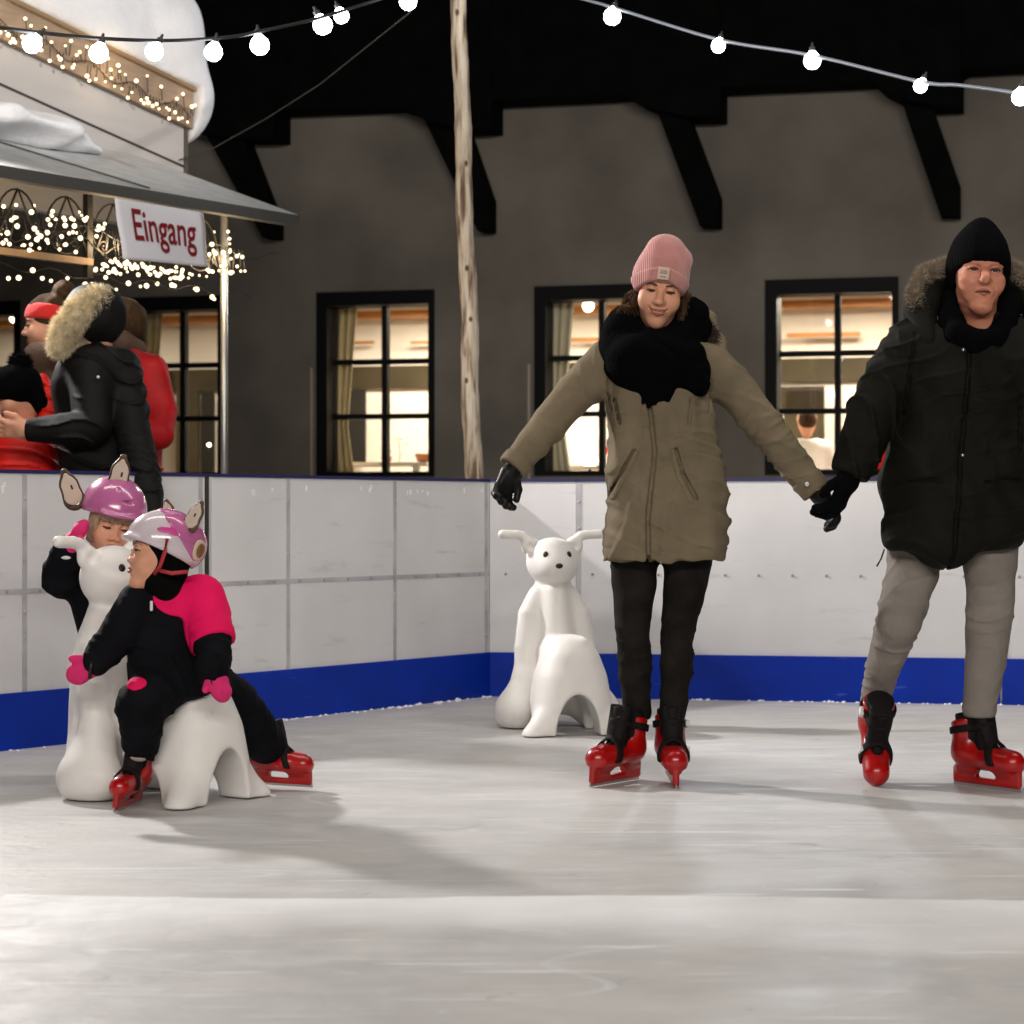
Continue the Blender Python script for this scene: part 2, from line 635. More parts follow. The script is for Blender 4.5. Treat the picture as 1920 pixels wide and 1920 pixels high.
def ice_material():
    m = bpy.data.materials.new('rink_ice')
    m.use_nodes = True
    nt = m.node_tree
    N, L = nt.nodes.new, nt.links.new
    b = nt.nodes['Principled BSDF']
    tc = N('ShaderNodeTexCoord')

    def noise(scale, st, det=5, dist=0):
        mp = N('ShaderNodeMapping')
        mp.inputs['Scale'].default_value = st
        mp.inputs['Rotation'].default_value = (0, 0, R(7))
        L(tc.outputs['Object'], mp.inputs['Vector'])
        n = N('ShaderNodeTexNoise')
        n.inputs['Scale'].default_value = scale
        n.inputs['Detail'].default_value = det
        n.inputs['Distortion'].default_value = dist
        L(mp.outputs['Vector'], n.inputs['Vector'])
        return n.outputs['Fac']

    def rng_(x, a, b_, c=0., d=1.):
        r = N('ShaderNodeMapRange')
        for i, v in enumerate((a, b_, c, d)):
            r.inputs[i + 1].default_value = v
        L(x, r.inputs[0])
        return r.outputs[0]

    def mix(fac, a, c):
        x = N('ShaderNodeMix')
        x.data_type = 'RGBA'
        L(fac, x.inputs[0])
        for s, v in ((6, a), (7, c)):
            if isinstance(v, tuple):
                x.inputs[s].default_value = (*v, 1)
            else:
                L(v, x.inputs[s])
        return x.outputs[2]
    broad = rng_(noise(1.1, (1, 1.6, 1)), .35, .65)
    streak = rng_(noise(4, (.8, 1.7, 1), 7, .9), .42, .70)
    scr = rng_(noise(11, (.5, 1.9, 1), 8, 2.0), .60, .74)
    fleck = rng_(noise(9, (1, 1.5, 1), 6, .8), .68, .75)
    c = mix(broad, (.45, .445, .445), (.535, .522, .508))
    c = mix(streak, c, (.565, .552, .538))
    c = mix(scr, c, (.60, .60, .60))
    def scratch(ang, sc, st, a_, b_):
        mp = N('ShaderNodeMapping')
        mp.inputs['Rotation'].default_value = (0, 0, R(ang))
        mp.inputs['Scale'].default_value = st
        L(tc.outputs['Object'], mp.inputs['Vector'])
        n = N('ShaderNodeTexNoise')
        n.inputs['Scale'].default_value = sc
        n.inputs['Detail'].default_value = 3
        n.inputs['Distortion'].default_value = .4
        L(mp.outputs['Vector'], n.inputs['Vector'])
        return rng_(n.outputs['Fac'], a_, b_)
    c = mix(scratch(28, 3, (.5, 16, 1), .66, .70), c, (.74, .74, .75))
    c = mix(scratch(-36, 3, (.6, 15, 1), .67, .71), c, (.74, .74, .75))
    c = mix(scratch(75, 3, (.6, 13, 1), .68, .72), c, (.47, .47, .49))
    def cuts(ang, sc, st, lines, w, lo, hi):
        # blade cuts: long wandering curves, broken up by a second noise
        mp = N('ShaderNodeMapping')
        mp.inputs['Rotation'].default_value = (0, 0, R(ang))
        mp.inputs['Scale'].default_value = st
        L(tc.outputs['Object'], mp.inputs['Vector'])
        n = N('ShaderNodeTexNoise')
        n.inputs['Scale'].default_value = sc
        n.inputs['Detail'].default_value = .4
        L(mp.outputs['Vector'], n.inputs['Vector'])

        def m(op, a, b_=None):
            q = N('ShaderNodeMath')
            q.operation = op
            L(a, q.inputs[0])
            if b_ is not None:
                if isinstance(b_, float):
                    q.inputs[1].default_value = b_
                else:
                    L(b_, q.inputs[1])
            return q.outputs[0]
        d = m('ABSOLUTE', m('SUBTRACT', m('FRACT', m('MULTIPLY', n.outputs['Fac'], float(lines))), .5))
        return m('MULTIPLY', rng_(d, w, w * .3), rng_(noise(1.7, (1, 1, 1), 2), lo, hi))
    k1 = cuts(14, .8, (.16, 1.5, 1), 30, .034, .50, .78)
    k2 = cuts(-24, .8, (.15, 1.4, 1), 26, .034, .48, .76)
    k3 = cuts(62, .8, (.2, 1.3, 1), 15, .022, .54, .82)
    for kk, col in ((k1, (.64, .64, .65)), (k2, (.62, .62, .63)), (k3, (.34, .34, .36))):
        c = mix(kk, c, col)
    fl = N('ShaderNodeMath')
    fl.operation = 'MULTIPLY'
    fl.inputs[1].default_value = .55
    L(fleck, fl.inputs[0])
    c = mix(fl.outputs[0], c, (.27, .27, .29))
    L(c, b.inputs['Base Color'])
    b.inputs['Specular IOR Level'].default_value = .35
    L(rng_(noise(4, (.8, 1.6, 1)), .3, .7, .42, .66), b.inputs['Roughness'])
    bp = N('ShaderNodeBump')
    bp.inputs['Strength'].default_value = .35
    bp.inputs['Distance'].default_value = .01
    ad1 = N('ShaderNodeMath')
    ad1.operation = 'ADD'
    L(k1, ad1.inputs[0])
    L(k2, ad1.inputs[1])
    ad2 = N('ShaderNodeMath')
    ad2.operation = 'ADD'
    L(noise(16, (.7, 1.6, 1), 8, 1.0), ad2.inputs[0])
    L(ad1.outputs[0], ad2.inputs[1])
    L(ad2.outputs[0], bp.inputs['Height'])
    L(bp.outputs[0], b.inputs['Normal'])
    return m


M_ICE = ice_material()

# ================================================================== ground and ice
CORN = A((-.112, 10.43, 0))
EL = A((-.604, -.797, 0)) / math.hypot(.604, .797)
ER = A((.981, -.19, 0)) / math.hypot(.981, .19)
NL = A((-EL[1], EL[0], 0))      # towards the rink
NR = A((ER[1], -ER[0], 0))
UP = A((0, 0, 1))
tag(obj('ground', MB().box(-90, 90, -30, 140, -.4, -.04).vf, mat('trodden_snow', (.45, .45, .46), .9, var=.2, vscale=2, bump=.5, bscale=8)), kind='structure')
L7, R8 = CORN + EL * 9, CORN + ER * 12
ice = MB()
poly = [CORN - NL * .0, L7, A((L7[0], -6, 0)), A((R8[0], -6, 0)), R8]
ice.prism(poly, lambda p, t: A((p[0], p[1], t)), -.035, 0)
tag(obj('ice', ice.vf, M_ICE, smooth=False), kind='structure')

# swell added to paint a bright light band on the ice, crest away from camera
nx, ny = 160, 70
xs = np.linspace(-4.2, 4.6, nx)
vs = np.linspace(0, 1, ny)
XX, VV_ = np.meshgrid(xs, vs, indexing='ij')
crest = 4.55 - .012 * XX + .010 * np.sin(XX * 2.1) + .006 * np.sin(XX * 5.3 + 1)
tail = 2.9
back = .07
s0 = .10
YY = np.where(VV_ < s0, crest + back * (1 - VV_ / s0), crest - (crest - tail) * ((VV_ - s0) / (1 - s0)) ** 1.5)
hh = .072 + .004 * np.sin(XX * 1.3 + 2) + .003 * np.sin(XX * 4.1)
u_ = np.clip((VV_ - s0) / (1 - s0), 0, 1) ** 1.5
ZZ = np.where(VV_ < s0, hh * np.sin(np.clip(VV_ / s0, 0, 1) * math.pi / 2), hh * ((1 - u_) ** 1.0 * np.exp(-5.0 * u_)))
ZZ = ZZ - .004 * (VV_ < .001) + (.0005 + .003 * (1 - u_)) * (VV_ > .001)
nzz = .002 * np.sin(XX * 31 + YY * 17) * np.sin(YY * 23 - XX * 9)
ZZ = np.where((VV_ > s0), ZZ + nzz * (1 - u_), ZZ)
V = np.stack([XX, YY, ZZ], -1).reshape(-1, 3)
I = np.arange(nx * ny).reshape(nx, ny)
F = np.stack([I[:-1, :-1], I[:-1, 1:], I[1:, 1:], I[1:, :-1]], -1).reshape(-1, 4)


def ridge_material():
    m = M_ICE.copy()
    m.name = 'ice_painted_light_band'
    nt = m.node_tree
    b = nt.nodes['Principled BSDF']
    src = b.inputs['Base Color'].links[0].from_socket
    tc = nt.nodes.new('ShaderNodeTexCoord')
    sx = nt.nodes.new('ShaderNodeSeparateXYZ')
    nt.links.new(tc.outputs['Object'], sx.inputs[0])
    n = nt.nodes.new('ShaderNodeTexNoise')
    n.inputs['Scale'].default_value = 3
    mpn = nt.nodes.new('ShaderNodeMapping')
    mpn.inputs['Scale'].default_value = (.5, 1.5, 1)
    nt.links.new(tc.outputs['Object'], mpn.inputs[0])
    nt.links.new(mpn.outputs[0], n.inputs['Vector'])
    r = nt.nodes.new('ShaderNodeMapRange')      # painted light band: strongest at the crest of the swell
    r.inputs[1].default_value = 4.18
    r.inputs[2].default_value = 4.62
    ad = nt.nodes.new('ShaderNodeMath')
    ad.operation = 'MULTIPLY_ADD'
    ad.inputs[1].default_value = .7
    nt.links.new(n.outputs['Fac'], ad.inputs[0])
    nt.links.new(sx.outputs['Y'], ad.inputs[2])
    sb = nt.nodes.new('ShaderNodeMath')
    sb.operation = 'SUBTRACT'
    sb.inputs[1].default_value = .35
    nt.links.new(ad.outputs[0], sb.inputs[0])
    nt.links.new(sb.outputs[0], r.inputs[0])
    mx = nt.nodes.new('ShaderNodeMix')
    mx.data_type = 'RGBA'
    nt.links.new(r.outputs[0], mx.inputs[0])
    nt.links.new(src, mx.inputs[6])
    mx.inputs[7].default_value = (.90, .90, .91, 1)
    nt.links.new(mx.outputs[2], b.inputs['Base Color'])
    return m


tag(obj('light_band_swell', (V, F), ridge_material()), kind='structure')

# ================================================================== rink boards
BH, KH = 1.047, .215


def board(e, n, t0, t1, label, studs, scuffs=0, capm=None):
    o = CORN + e * t0
    root = thing('rink_board', CORN + e * (t0 + t1) / 2, label, 'rink board', 'white boards round the rink')
    L = t1 - t0
    e_, o_ = (e, o)
    mb = MB().frame_box(o_, e_, n, UP, 0, L, -.03, 0, 0, BH)
    fm = [0] * len(mb.F)
    for i in range(int(L / .16)):
        p = o_ + e_ * (.08 + i * .16) + UP * .598
        mb.lathe(p + n * .0015, [(.007, -.004), (.007, .003), (.003, .005)], axis=n, n=8)
    fm += [1] * (len(mb.F) - len(fm))
    r = random.Random(int(t0 * 100))
    for i in range(scuffs):
        a = r.uniform(.05, L - .1)
        z = BH - r.uniform(.02, .05)
        mb.frame_box(o_, e_, n, UP, a, a + r.uniform(.006, .014), -.003, .0012, z - r.uniform(.01, .03), z)
    fm += [2] * (len(mb.F) - len(fm))
    obj('panel', mb.vf, [M_BOARD, M_BOLT, M_SNOW], root, smooth=False, fmat=fm)
    obj('kick_plate', MB().frame_box(o_, e_, n, UP, .002, L - .002, .0, .012, -.004, KH).vf, M_BLUE, root, smooth=False)
    obj('cap_rail', MB().frame_box(o_, e_, n, UP, 0, L, -.045, .006, BH, BH + .014).vf, M_CAP, root, smooth=False)
    for s in studs:
        m = MB()
        m.frame_box(o_, e_, n, UP, s - t0 - .011, s - t0 + .011, 0, .0025, KH, BH - .004)
        for z in (.30, .42, .52, .72, .82, .95):
            p = o_ + e_ * (s - t0) + UP * z
            m.lathe(p + n * .002, [(.008, 0), (.008, .003), (.004, .005)], axis=n, n=8)
        obj('stud', m.vf, M_STUD, root, smooth=False)
    if len(studs) > 1:
        obj('mid_rail', MB().frame_box(o_, e_, n, UP, .0, L, 0, .0018, .588, .608).vf, M_STUD, root, smooth=False)
    return root


board(EL, NL, .0, 1.895, 'white rink board with grey seams and blue base between the dark gap and the corner', [.025, .713, 1.43], 14)
board(EL, NL, 1.935, 3.87, 'white rink board behind the two children with blue base', [1.96, 2.40, 2.89, 3.4], 6)
board(EL, NL, 3.90, 5.85, 'white rink board at the left picture edge with blue base', [3.93, 4.55, 5.2])
board(ER, NR, .003, .43, 'narrow white rink board in the corner behind the white bear', [])
board(ER, NR, .432, 2.44, 'long white rink board behind the two adult skaters', [.445])
board(ER, NR, 2.444, 4.4, 'white rink board at the right picture edge behind the man', [2.46])
ps = CORN + EL * 1.915 - NL * .012
pt = thing('board_post', ps, 'dark steel post in the gap between two white rink boards', 'post')
obj('upright', MB().frame_box(ps, EL, NL, UP, -.019, .019, -.05, -.002, 0, BH + .012).vf, mat('dark_post', (.03, .028, .02), .5), pt, smooth=False)

# crumbs of scraped snow along the foot of the boards
cr = MB()
r_ = random.Random(5)
for i in range(330):
    if i < 200:
        p = CORN + EL * r_.uniform(0, 5) + NL * (.014 + abs(r_.gauss(0, .022)))
    else:
        p = CORN + ER * r_.uniform(0, 4) + NR * (.014 + abs(r_.gauss(0, .02)))
    s = r_.uniform(.004, .014) * (1.5 if r_.random() < .1 else 1)
    cr.lathe(p - UP * s * .3, [(s * .3, -s * .5), (s * 1.1, -s * .1), (s * r_.uniform(.7, 1), s * .4), (s * .2, s * r_.uniform(.6, 1))], axis=(r_.uniform(-.4, .4), r_.uniform(-.4, .4), 1), n=6)
tag(obj('snow_crumbs', cr.vf, M_SNOW), 'loose crumbs of scraped snow along the foot of the boards', kind='stuff')

# ================================================================== old house behind
EF = A((.9668, -.2556, 0))
NI = A((.2556, .9668, 0))
HO = A((0, 19.52, 0))
HK = float(NI @ HO)


def fu(x, y, out=0.0):
    d = (HK - out) / (NI[0] * (x - CX) / FPX + NI[1])
    P = W(x, y, d)
    return float((P - HO) @ EF), float(P[2])


house = thing('old_house', HO, 'long grey plastered house with dark eaves and lit windows behind the rink', 'house', rz=-math.asin(.2556))
WIN = []   # (u0, u1)
for x0, x1 in ((-190, 38), (228, 420), (595, 815), (1003, 1226), (1435, 1685), (1868, 2130)):
    WIN.append((fu(x0, 700)[0], fu(x1, 700)[0]))
ZH, ZS = 2.955, 1.23
U0, U1 = -8.5, 8.0
wl = MB()
wl.box(U0, U1, 0, .32, -.04, ZS)
wl.box(U0, U1, 0, .32, ZH, 6.0)
cu = [U0] + [v for w in WIN for v in w] + [U1]
for i in range(0, len(cu), 2):
    wl.box(cu[i], cu[i + 1], 0, .32, ZS, ZH)
obj('wall', wl.vf, M_WALL, house, local=True, smooth=False)
# roof and stepped eaves, timber braces
def front(poly, out):
    return [fu(x, y, out) for x, y in poly]


EO = .42
bays = [
    [(-600, 262), (60, 240), (325, 230), (345, 236), (385, 252)],
    None]
eave_poly = [(-700, -500), (-700, 268), (330, 233), (345, 238), (385, 252), (455, 258), (515, 258), (516, 205), (735, 197), (760, 204), (800, 226), (872, 241), (921, 240), (922, 187),
             (1172, 175), (1195, 190), (1232, 205), (1290, 218), (1350, 218), (1351, 163), (1638, 150), (1658, 168), (1690, 184), (1748, 197), (1803, 197), (1804, 134), (1816, 126), (2100, 113), (2600, 90), (2600, -500)]
ep = front(eave_poly, EO)
e_mb = MB()
# split in vertical strips so that the outline stays well formed
low = ep[1:-1]
for a, b in zip(low[:-1], low[1:]):
    if abs(b[0] - a[0]) < .03:
        continue
    u0, u1 = a[0], b[0]
    V = []
    for o in (-EO, -.003):
        V += [(u0, o, a[1]), (u1, o, b[1]), (u1, o, 6.4), (u0, o, 6.4)]
    e_mb.add(V, [(0, 1, 2, 3), (7, 6, 5, 4), (0, 4, 5, 1), (3, 2, 6, 7), (0, 3, 7, 4), (1, 5, 6, 2)])
obj('eave', e_mb.vf, M_DARK, house, local=True, smooth=False)
rf = MB()
rf.add([(U0 - .5, -.6, 6.4), (U1 + .5, -.6, 6.4), (U1 + .5, 6, 10.5), (U0 - .5, 6, 10.5), (U0 - .5, -.6, 6.6), (U1 + .5, -.6, 6.6), (U1 + .5, 6, 10.7), (U0 - .5, 6, 10.7)],
       [(0, 1, 2, 3), (7, 6, 5, 4), (0, 4, 5, 1), (1, 5, 6, 2), (2, 6, 7, 3), (3, 7, 4, 0)])
obj('roof', rf.vf, M_DARK, house, local=True, smooth=False)
for br in ([(385, 250), (492, 445), (514, 445), (514, 412), (455, 256)],
           [(795, 223), (895, 432), (917, 432), (917, 372), (872, 239)],
           [(1230, 203), (1312, 423), (1346, 423), (1346, 367), (1290, 216)],
           [(1688, 182), (1763, 404), (1799, 404), (1799, 344), (1748, 195)]):
    pp = front(br, .26)
    obj('brace', MB().prism(pp, lambda p, t: A((p[0], t, p[1])), -.26, -.004).vf, M_DARK, house, local=True, smooth=False)

GY = .20
for wi, (u0, u1) in enumerate(WIN):
    w = u1 - u0
    m = MB()
    lw, rw, tw, bw = .105, .055, .13, .045
    m.box(u0, u0 + lw, -.03, .28, ZS, ZH)
    m.box(u1 - rw, u1, -.03, .28, ZS, ZH)
    m.box(u0 + lw, u1 - rw, -.03, .28, ZH - tw, ZH)
    m.box(u0 + lw, u1 - rw, -.03, .28, ZS, ZS + bw)
    ga, gb, gz0, gz1 = u0 + lw, u1 - rw, ZS + bw, ZH - tw
    mu = (ga + gb) / 2 + .01
    z1 = gz0 + (gz1 - gz0) * .337
    z2 = gz0 + (gz1 - gz0) * .668
    m.box(mu - .026, mu + .026, .15, .25, gz0, gz1)
    for z in (z1, z2):
        m.box(ga, mu - .026, .16, .24, z - .024, z + .024)
        m.box(mu + .026, gb, .16, .24, z - .024, z + .024)
    f = obj('window', m.vf, M_FRAME, house, local=True, smooth=False)
    obj('pane', MB().box(ga - .01, gb + .01, GY, GY + .004, gz0 - .01, gz1 + .01).vf, M_GLASS, f, local=True, smooth=False)
    if wi in (1, 2, 3):
        # curtain gathered on the left of the window
        top_w, mid_w, bot_w = (.20, .11, .17)
        n_, mz = 26, 22
        V, F = [], []
        for k in range(mz + 1):
            q = k / mz
            z = gz1 + .02 - q * (gz1 - gz0 + .02)
            ww = top_w + (mid_w - top_w) * min(1, q / .72) if q < .72 else mid_w + (bot_w - mid_w) * (q - .72) / .28
            for j in range(n_ + 1):
                g = j / n_
                V.append((ga - .10 + (ww + .08) * g, .34 + .022 * math.sin(g * 22 + wi) + .01 * math.sin(g * 9 + q * 3), z))
        for k in range(mz):
            for j in range(n_):
                a = k * (n_ + 1) + j
                F.append((a, a + 1, a + n_ + 2, a + n_ + 1))
        c = obj('curtain', (V, F), M_CURT if wi != 3 else M_CURTW, f, local=True)
        sd = c.modifiers.new('thick', 'SOLIDIFY')
        sd.thickness = .006
# pale strips painted in for the light glints beside two windows
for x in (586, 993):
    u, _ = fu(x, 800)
    obj('glint_strip', MB().box(u - .012, u + .012, -.03, -.003, 1.0, 2.25).vf, mat('pale_glint', (.6, .52, .42), .5), house, local=True, smooth=False)

# the room inside
rm = MB()
D0, D1, ZF, ZC = .34, 3.1, .55, 3.2
rm.box(U0, U1, D1, D1 + .1, ZF, ZC)
obj('room_wall', rm.vf, M_CREAM, house, local=True, smooth=False)
obj('ceiling', MB().box(U0, U1, D0, D1, ZC, ZC + .1).vf, mat('ceiling_paint', (.7, .6, .45), .9), house, local=True, smooth=False)
obj('room_floor', MB().box(U0, U1, D0, D1, ZF - .1, ZF).vf, mat('room_boards', (.2, .12, .06), .6), house, local=True, smooth=False)
for z0, z1, y0 in ((2.955, 3.03, 2.62), (3.085, 3.17, 2.35)):
    b_ = MB().box(U0, U1, y0, y0 + .14, z0, z1)
    obj('beam', b_.vf, M_ORANGE, house, local=True, smooth=False)
obj('dado', MB().box(U0, U1, D1 - .06, D1 - .002, 2.235, 2.475).vf, M_OLIVE, house, local=True, smooth=False)
# shelves, dark doors and cabinets seen on the back wall, per window
def bw_(x, y):
    return fu(x, y, -(D1 - .2))


def backbox(name, x0, y0, x1, y1, m, dep=.05):
    u0, za = bw_(x0, y0)
    u1, zb = bw_(x1, y1)
    return obj(name, MB().box(u0, u1, D1 - .2, D1 - .2 + dep, zb, za).vf, m, house, local=True, smooth=False)


for x0, x1 in ((655, 700), (770, 806)):
    backbox('shelf', x0, 640, x1, 644, M_ORANGE)
backbox('cabinet', 641, 731, 684, 872, mat('dark_wood', (.012, .009, .006), .7))
backbox('door', 330, 733, 372, 900, M_OLIVE)
backbox('cabinet', 376, 735, 400, 900, mat('dark_wood_2', (.012, .009, .006), .7))
backbox('door', 1470, 733, 1545, 900, M_OLIVE)
backbox('cabinet', 1462, 725, 1545, 765, mat('dark_wood_3', (.03, .02, .01), .7))
backbox('shelf', 1475, 625, 1612, 630, M_ORANGE)
backbox('shelf', 1060, 634, 1122, 640, M_ORANGE)
backbox('cabinet', 232, 690, 300, 900, M_OLIVE)
# tables laid with white cloths behind the sills, with crockery
for ti, (x0, x1, y) in enumerate(((612, 812, 868), (1020, 1190, 874), (1440, 1560, 884))):
    u0, zt = fu(x0, y, -.75)
    u1, _ = fu(x1, y, -.75)
    t_root = obj('table', MB().box(u0, u1, .55, 1.25, zt - .03, zt).box(u0 + .1, u0 + .16, .6, .66, ZF, zt - .03).box(u1 - .16, u1 - .1, .6, .66, ZF, zt - .03).vf, M_CLOTH, None, smooth=False, local=True)
    t_root.matrix_world = WM[house]
    WM[t_root] = WM[house]
    tag(t_root, ['white clothed table inside the window left of the log pole', 'white clothed table inside the window behind the woman in the pink beanie', 'white clothed table inside the window between the two adult skaters'][ti], 'table', 'laid tables inside the house')


def at_house(x, y, inward):
    d = (HK + inward) / (NI[0] * (x - CX) / FPX + NI[1])
    return W(x, y, d)


def bowl(x, y, inw, r, h, m, name, label, cat):
    p = at_house(x, y, inw)
    o = obj(name, MB().lathe(p, [(r * .45, 0), (r * .8, h * .25), (r, h * .7), (r * .97, h), (r * .85, h * .93), (r * .3, h * .5)], n=14).vf, m)
    return tag(o, label, cat)


M_TERRA = mat('terracotta', (.34, .11, .03), .5)
bowl(645, 867, .8, .055, .10, mat('glass_globe', (.75, .8, .7), .2), 'glass_jar', 'small glass jar on the table in the window left of the log pole', 'jar')
bowl(725, 869, .8, .055, .07, mat('red_pot', (.5, .08, .05), .5), 'plant_pot', 'small red pot on the table in the window left of the log pole', 'plant pot')
bowl(797, 868, .85, .10, .09, M_TERRA, 'bread_bowl', 'orange brown bowl in the bottom corner of the window left of the log pole', 'bowl')
# houseplant sprig in that window
sp = MB()
r_ = random.Random(3)
pb = at_house(748, 868, .75)
for i in range(46):
    q = r_.uniform(0, 1)
    p = pb + A((r_.gauss(0, .05), r_.gauss(0, .04), .03 + .22 * q))
    a = r_.uniform(0, 6.28)
    t = A((math.cos(a), math.sin(a), r_.uniform(-.4, .6))) * r_.uniform(.02, .045)
    s = np.cross(t, UP) * .5
    sp.add([p, p + t * .5 + s, p + t, p + t * .5 - s], [(0, 1, 2, 3)])
sp.tube([pb, pb + A((.01, 0, .12)), pb + A((-.01, 0, .25))], .004, 5)
tag(obj('house_plant', sp.vf, mat('dull_leaf', (.16, .16, .09), .6)), 'sparse house plant on the table in the window left of the log pole', 'plant')
# ceiling lamp with two globes in the third window, one in the far left window
for (xs_, yc, inw, lab) in (((1063, 1103), 574, 1.0, 'ceiling lamp with two lit globes inside the window behind the pink beanie'), ((28,), 596, 1.0, 'ceiling lamp with one lit globe inside the window at the left picture edge')):
    p0 = at_house(sum(xs_) / len(xs_), yc, inw)
    lr = thing('ceiling_lamp', A((p0[0], p0[1], ZC - .01)), lab, 'lamp', 'lit ceiling lamps inside the house')
    arm = MB().tube([(p0[0], p0[1], ZC), (p0[0], p0[1], p0[2] + .07)], .008)
    for x in xs_:
        g = at_house(x, yc, inw)
        arm.tube([(p0[0], p0[1], p0[2] + .07), g + UP * .05], .008)
        obj('globe', sph(g, .055, 14, 10), M_GLOBE, lr)
    obj('stem', arm.vf, M_IRON, lr)

# lamps and small things on the tables
for i_, (x, y, inw, lab) in enumerate(((1106, 864, .8, 'round white lamp on the table in the window behind the woman, left of her sleeve'), (1042, 868, .85, 'round white lamp at the left end of the table in the window behind the woman'), (1600, 800, 2.4, 'small warm lamp at the back of the room in the window between the skaters'), (392, 834, 2.2, 'small warm lamp in the dim window behind the canopy post'))):
    c = at_house(x, y, inw)
    r0 = .075 if i_ == 0 else .05 if i_ == 1 else .02
    lt = thing('table_lamp', c - UP * (r0 + .05), lab, 'lamp', 'lit lamps on the tables inside the house')
    obj('globe', sph(c, r0, 14, 10), M_GLOBE, lt)
    obj('foot', MB().lathe(c - UP * (r0 + .05), [(r0 * .6, 0), (r0 * .5, .01), (r0 * .2, .03), (r0 * .2, .055)], n=12).vf, M_IRON, lt)
bowl(1136, 852, .8, .03, .07, mat('red_cup', (.7, .02, .02), .4), 'cup', 'small red cup in the window behind the woman, beside her coat', 'cup')

# ================================================================== log pole, guy wire
pole_pts = [W(893, 1010, 11.6), W(889, 920, 11.6), W(883, 760, 11.6), W(880, 600, 11.6), W(872, 400, 11.6), W(866, 200, 11.6), W(860, 0, 11.6), W(855, -170, 11.6)]
gnd = pole_pts[0] + (pole_pts[0] - pole_pts[2]) * (pole_pts[0][2] + .05) / (pole_pts[2][2] - pole_pts[0][2])
pole_pts = [gnd] + pole_pts
fine = []
for a, b in zip(pole_pts[:-1], pole_pts[1:]):
    for k in range(10):
        fine.append(a + (b - a) * k / 10)
fine.append(pole_pts[-1])
rr = [.054 - .012 * i / len(fine) + .0022 * math.sin(i * .9) + .0015 * math.sin(i * 2.3) for i in range(len(fine))]
fine = [p + A((.004 * math.sin(i * .35), 0, 0)) for i, p in enumerate(fine)]


def log_material():
    m = mat('peeled_log', (.36, .26, .165), .75, bump=.5, bscale=14, stretch=(6, 6, .8))
    nt = m.node_tree
    b = nt.nodes['Principled BSDF']
    tc = nt.nodes.new('ShaderNodeTexCoord')
    mp = nt.nodes.new('ShaderNodeMapping')
    mp.inputs['Scale'].default_value = (5, 5, .55)
    nt.links.new(tc.outputs['Object'], mp.inputs[0])
    n1 = nt.nodes.new('ShaderNodeTexNoise')
    n1.inputs['Scale'].default_value = 7
    n1.inputs['Detail'].default_value = 7
    nt.links.new(mp.outputs[0], n1.inputs['Vector'])
    cr_ = nt.nodes.new('ShaderNodeValToRGB')
    cr_.color_ramp.elements[0].position = .36
    cr_.color_ramp.elements[0].color = (.13, .08, .045, 1)
    cr_.color_ramp.elements[1].position = .52
    cr_.color_ramp.elements[1].color = (.60, .50, .38, 1)
    e = cr_.color_ramp.elements.new(.68)
    e.color = (.78, .70, .58, 1)
    nt.links.new(n1.outputs['Fac'], cr_.inputs[0])
    vo = nt.nodes.new('ShaderNodeTexVoronoi')
    vo.inputs['Scale'].default_value = 7
    mp2 = nt.nodes.new('ShaderNodeMapping')
    mp2.inputs['Scale'].default_value = (1.3, 1.3, .8)
    nt.links.new(tc.outputs['Object'], mp2.inputs[0])
    nt.links.new(mp2.outputs[0], vo.inputs['Vector'])
    rp = nt.nodes.new('ShaderNodeMapRange')
    rp.inputs[1].default_value = .07
    rp.inputs[2].default_value = .13
    nt.links.new(vo.outputs['Distance'], rp.inputs[0])
    mx = nt.nodes.new('ShaderNodeMix')
    mx.data_type = 'RGBA'
    nt.links.new(rp.outputs[0], mx.inputs[0])
    mx.inputs[6].default_value = (.09, .05, .03, 1)
    nt.links.new(cr_.outputs[0], mx.inputs[7])
    nt.links.new(mx.outputs[2], b.inputs['Base Color'])
    return m


o = obj('log_pole', MB().tube(fine, rr, 14).vf, log_material())
tag(o, 'tall peeled log pole with dark bark streaks behind the corner of the rink', 'pole')
gw = [W(770, 22, 10.9), W(700, 78, 11.4), W(600, 158, 12.0), W(500, 222, 12.6), W(400, 278, 13.0), W(300, 312, 13.1)]
tag(obj('guy_wire', MB().tube(gw, .0035, 6).vf, mat('grey_wire', (.07, .065, .06), .5)), 'thin dark wire sloping from the festoon lights down to the hut', 'wire')

# ================================================================== festoon lights
def catmull(pts, n=8):
    P = [A(p) for p in pts]
    P = [2 * P[0] - P[1]] + P + [2 * P[-1] - P[-2]]
    out = []
    for i in range(1, len(P) - 2):
        for k in range(n):
            t = k / n
            out.append(.5 * (2 * P[i] + (P[i + 1] - P[i - 1]) * t + (2 * P[i - 1] - 5 * P[i] + 4 * P[i + 1] - P[i + 2]) * t * t + (3 * P[i] - P[i - 1] - 3 * P[i + 1] + P[i + 2]) * t ** 3))
    out.append(P[-2])
    return out


def bulb(root, c, r, up):
    """lit globe with its black socket; c centre, up towards the cable"""
    c = A(c)
    up = A(up) - c
    ln = np.linalg.norm(up)
    up = up / ln
    g = obj('bulb', MB().lathe(c, [(.001, -r), (r * .5, -r * .87), (r * .87, -r * .5), (r, 0), (r * .87, r * .5), (r * .55, r * .85), (r * .36, r * 1.1)], axis=up, n=16).vf, M_BULB, root)
    obj('socket', MB().lathe(c + up * r * 1.05, [(r * .30, 0), (r * .36, .004), (r * .36, r * .5), (r * .2, r * .6), (r * .12, max(r * 1.05, ln - r * 1.05))], axis=up, n=10).vf, M_WIRE, g)


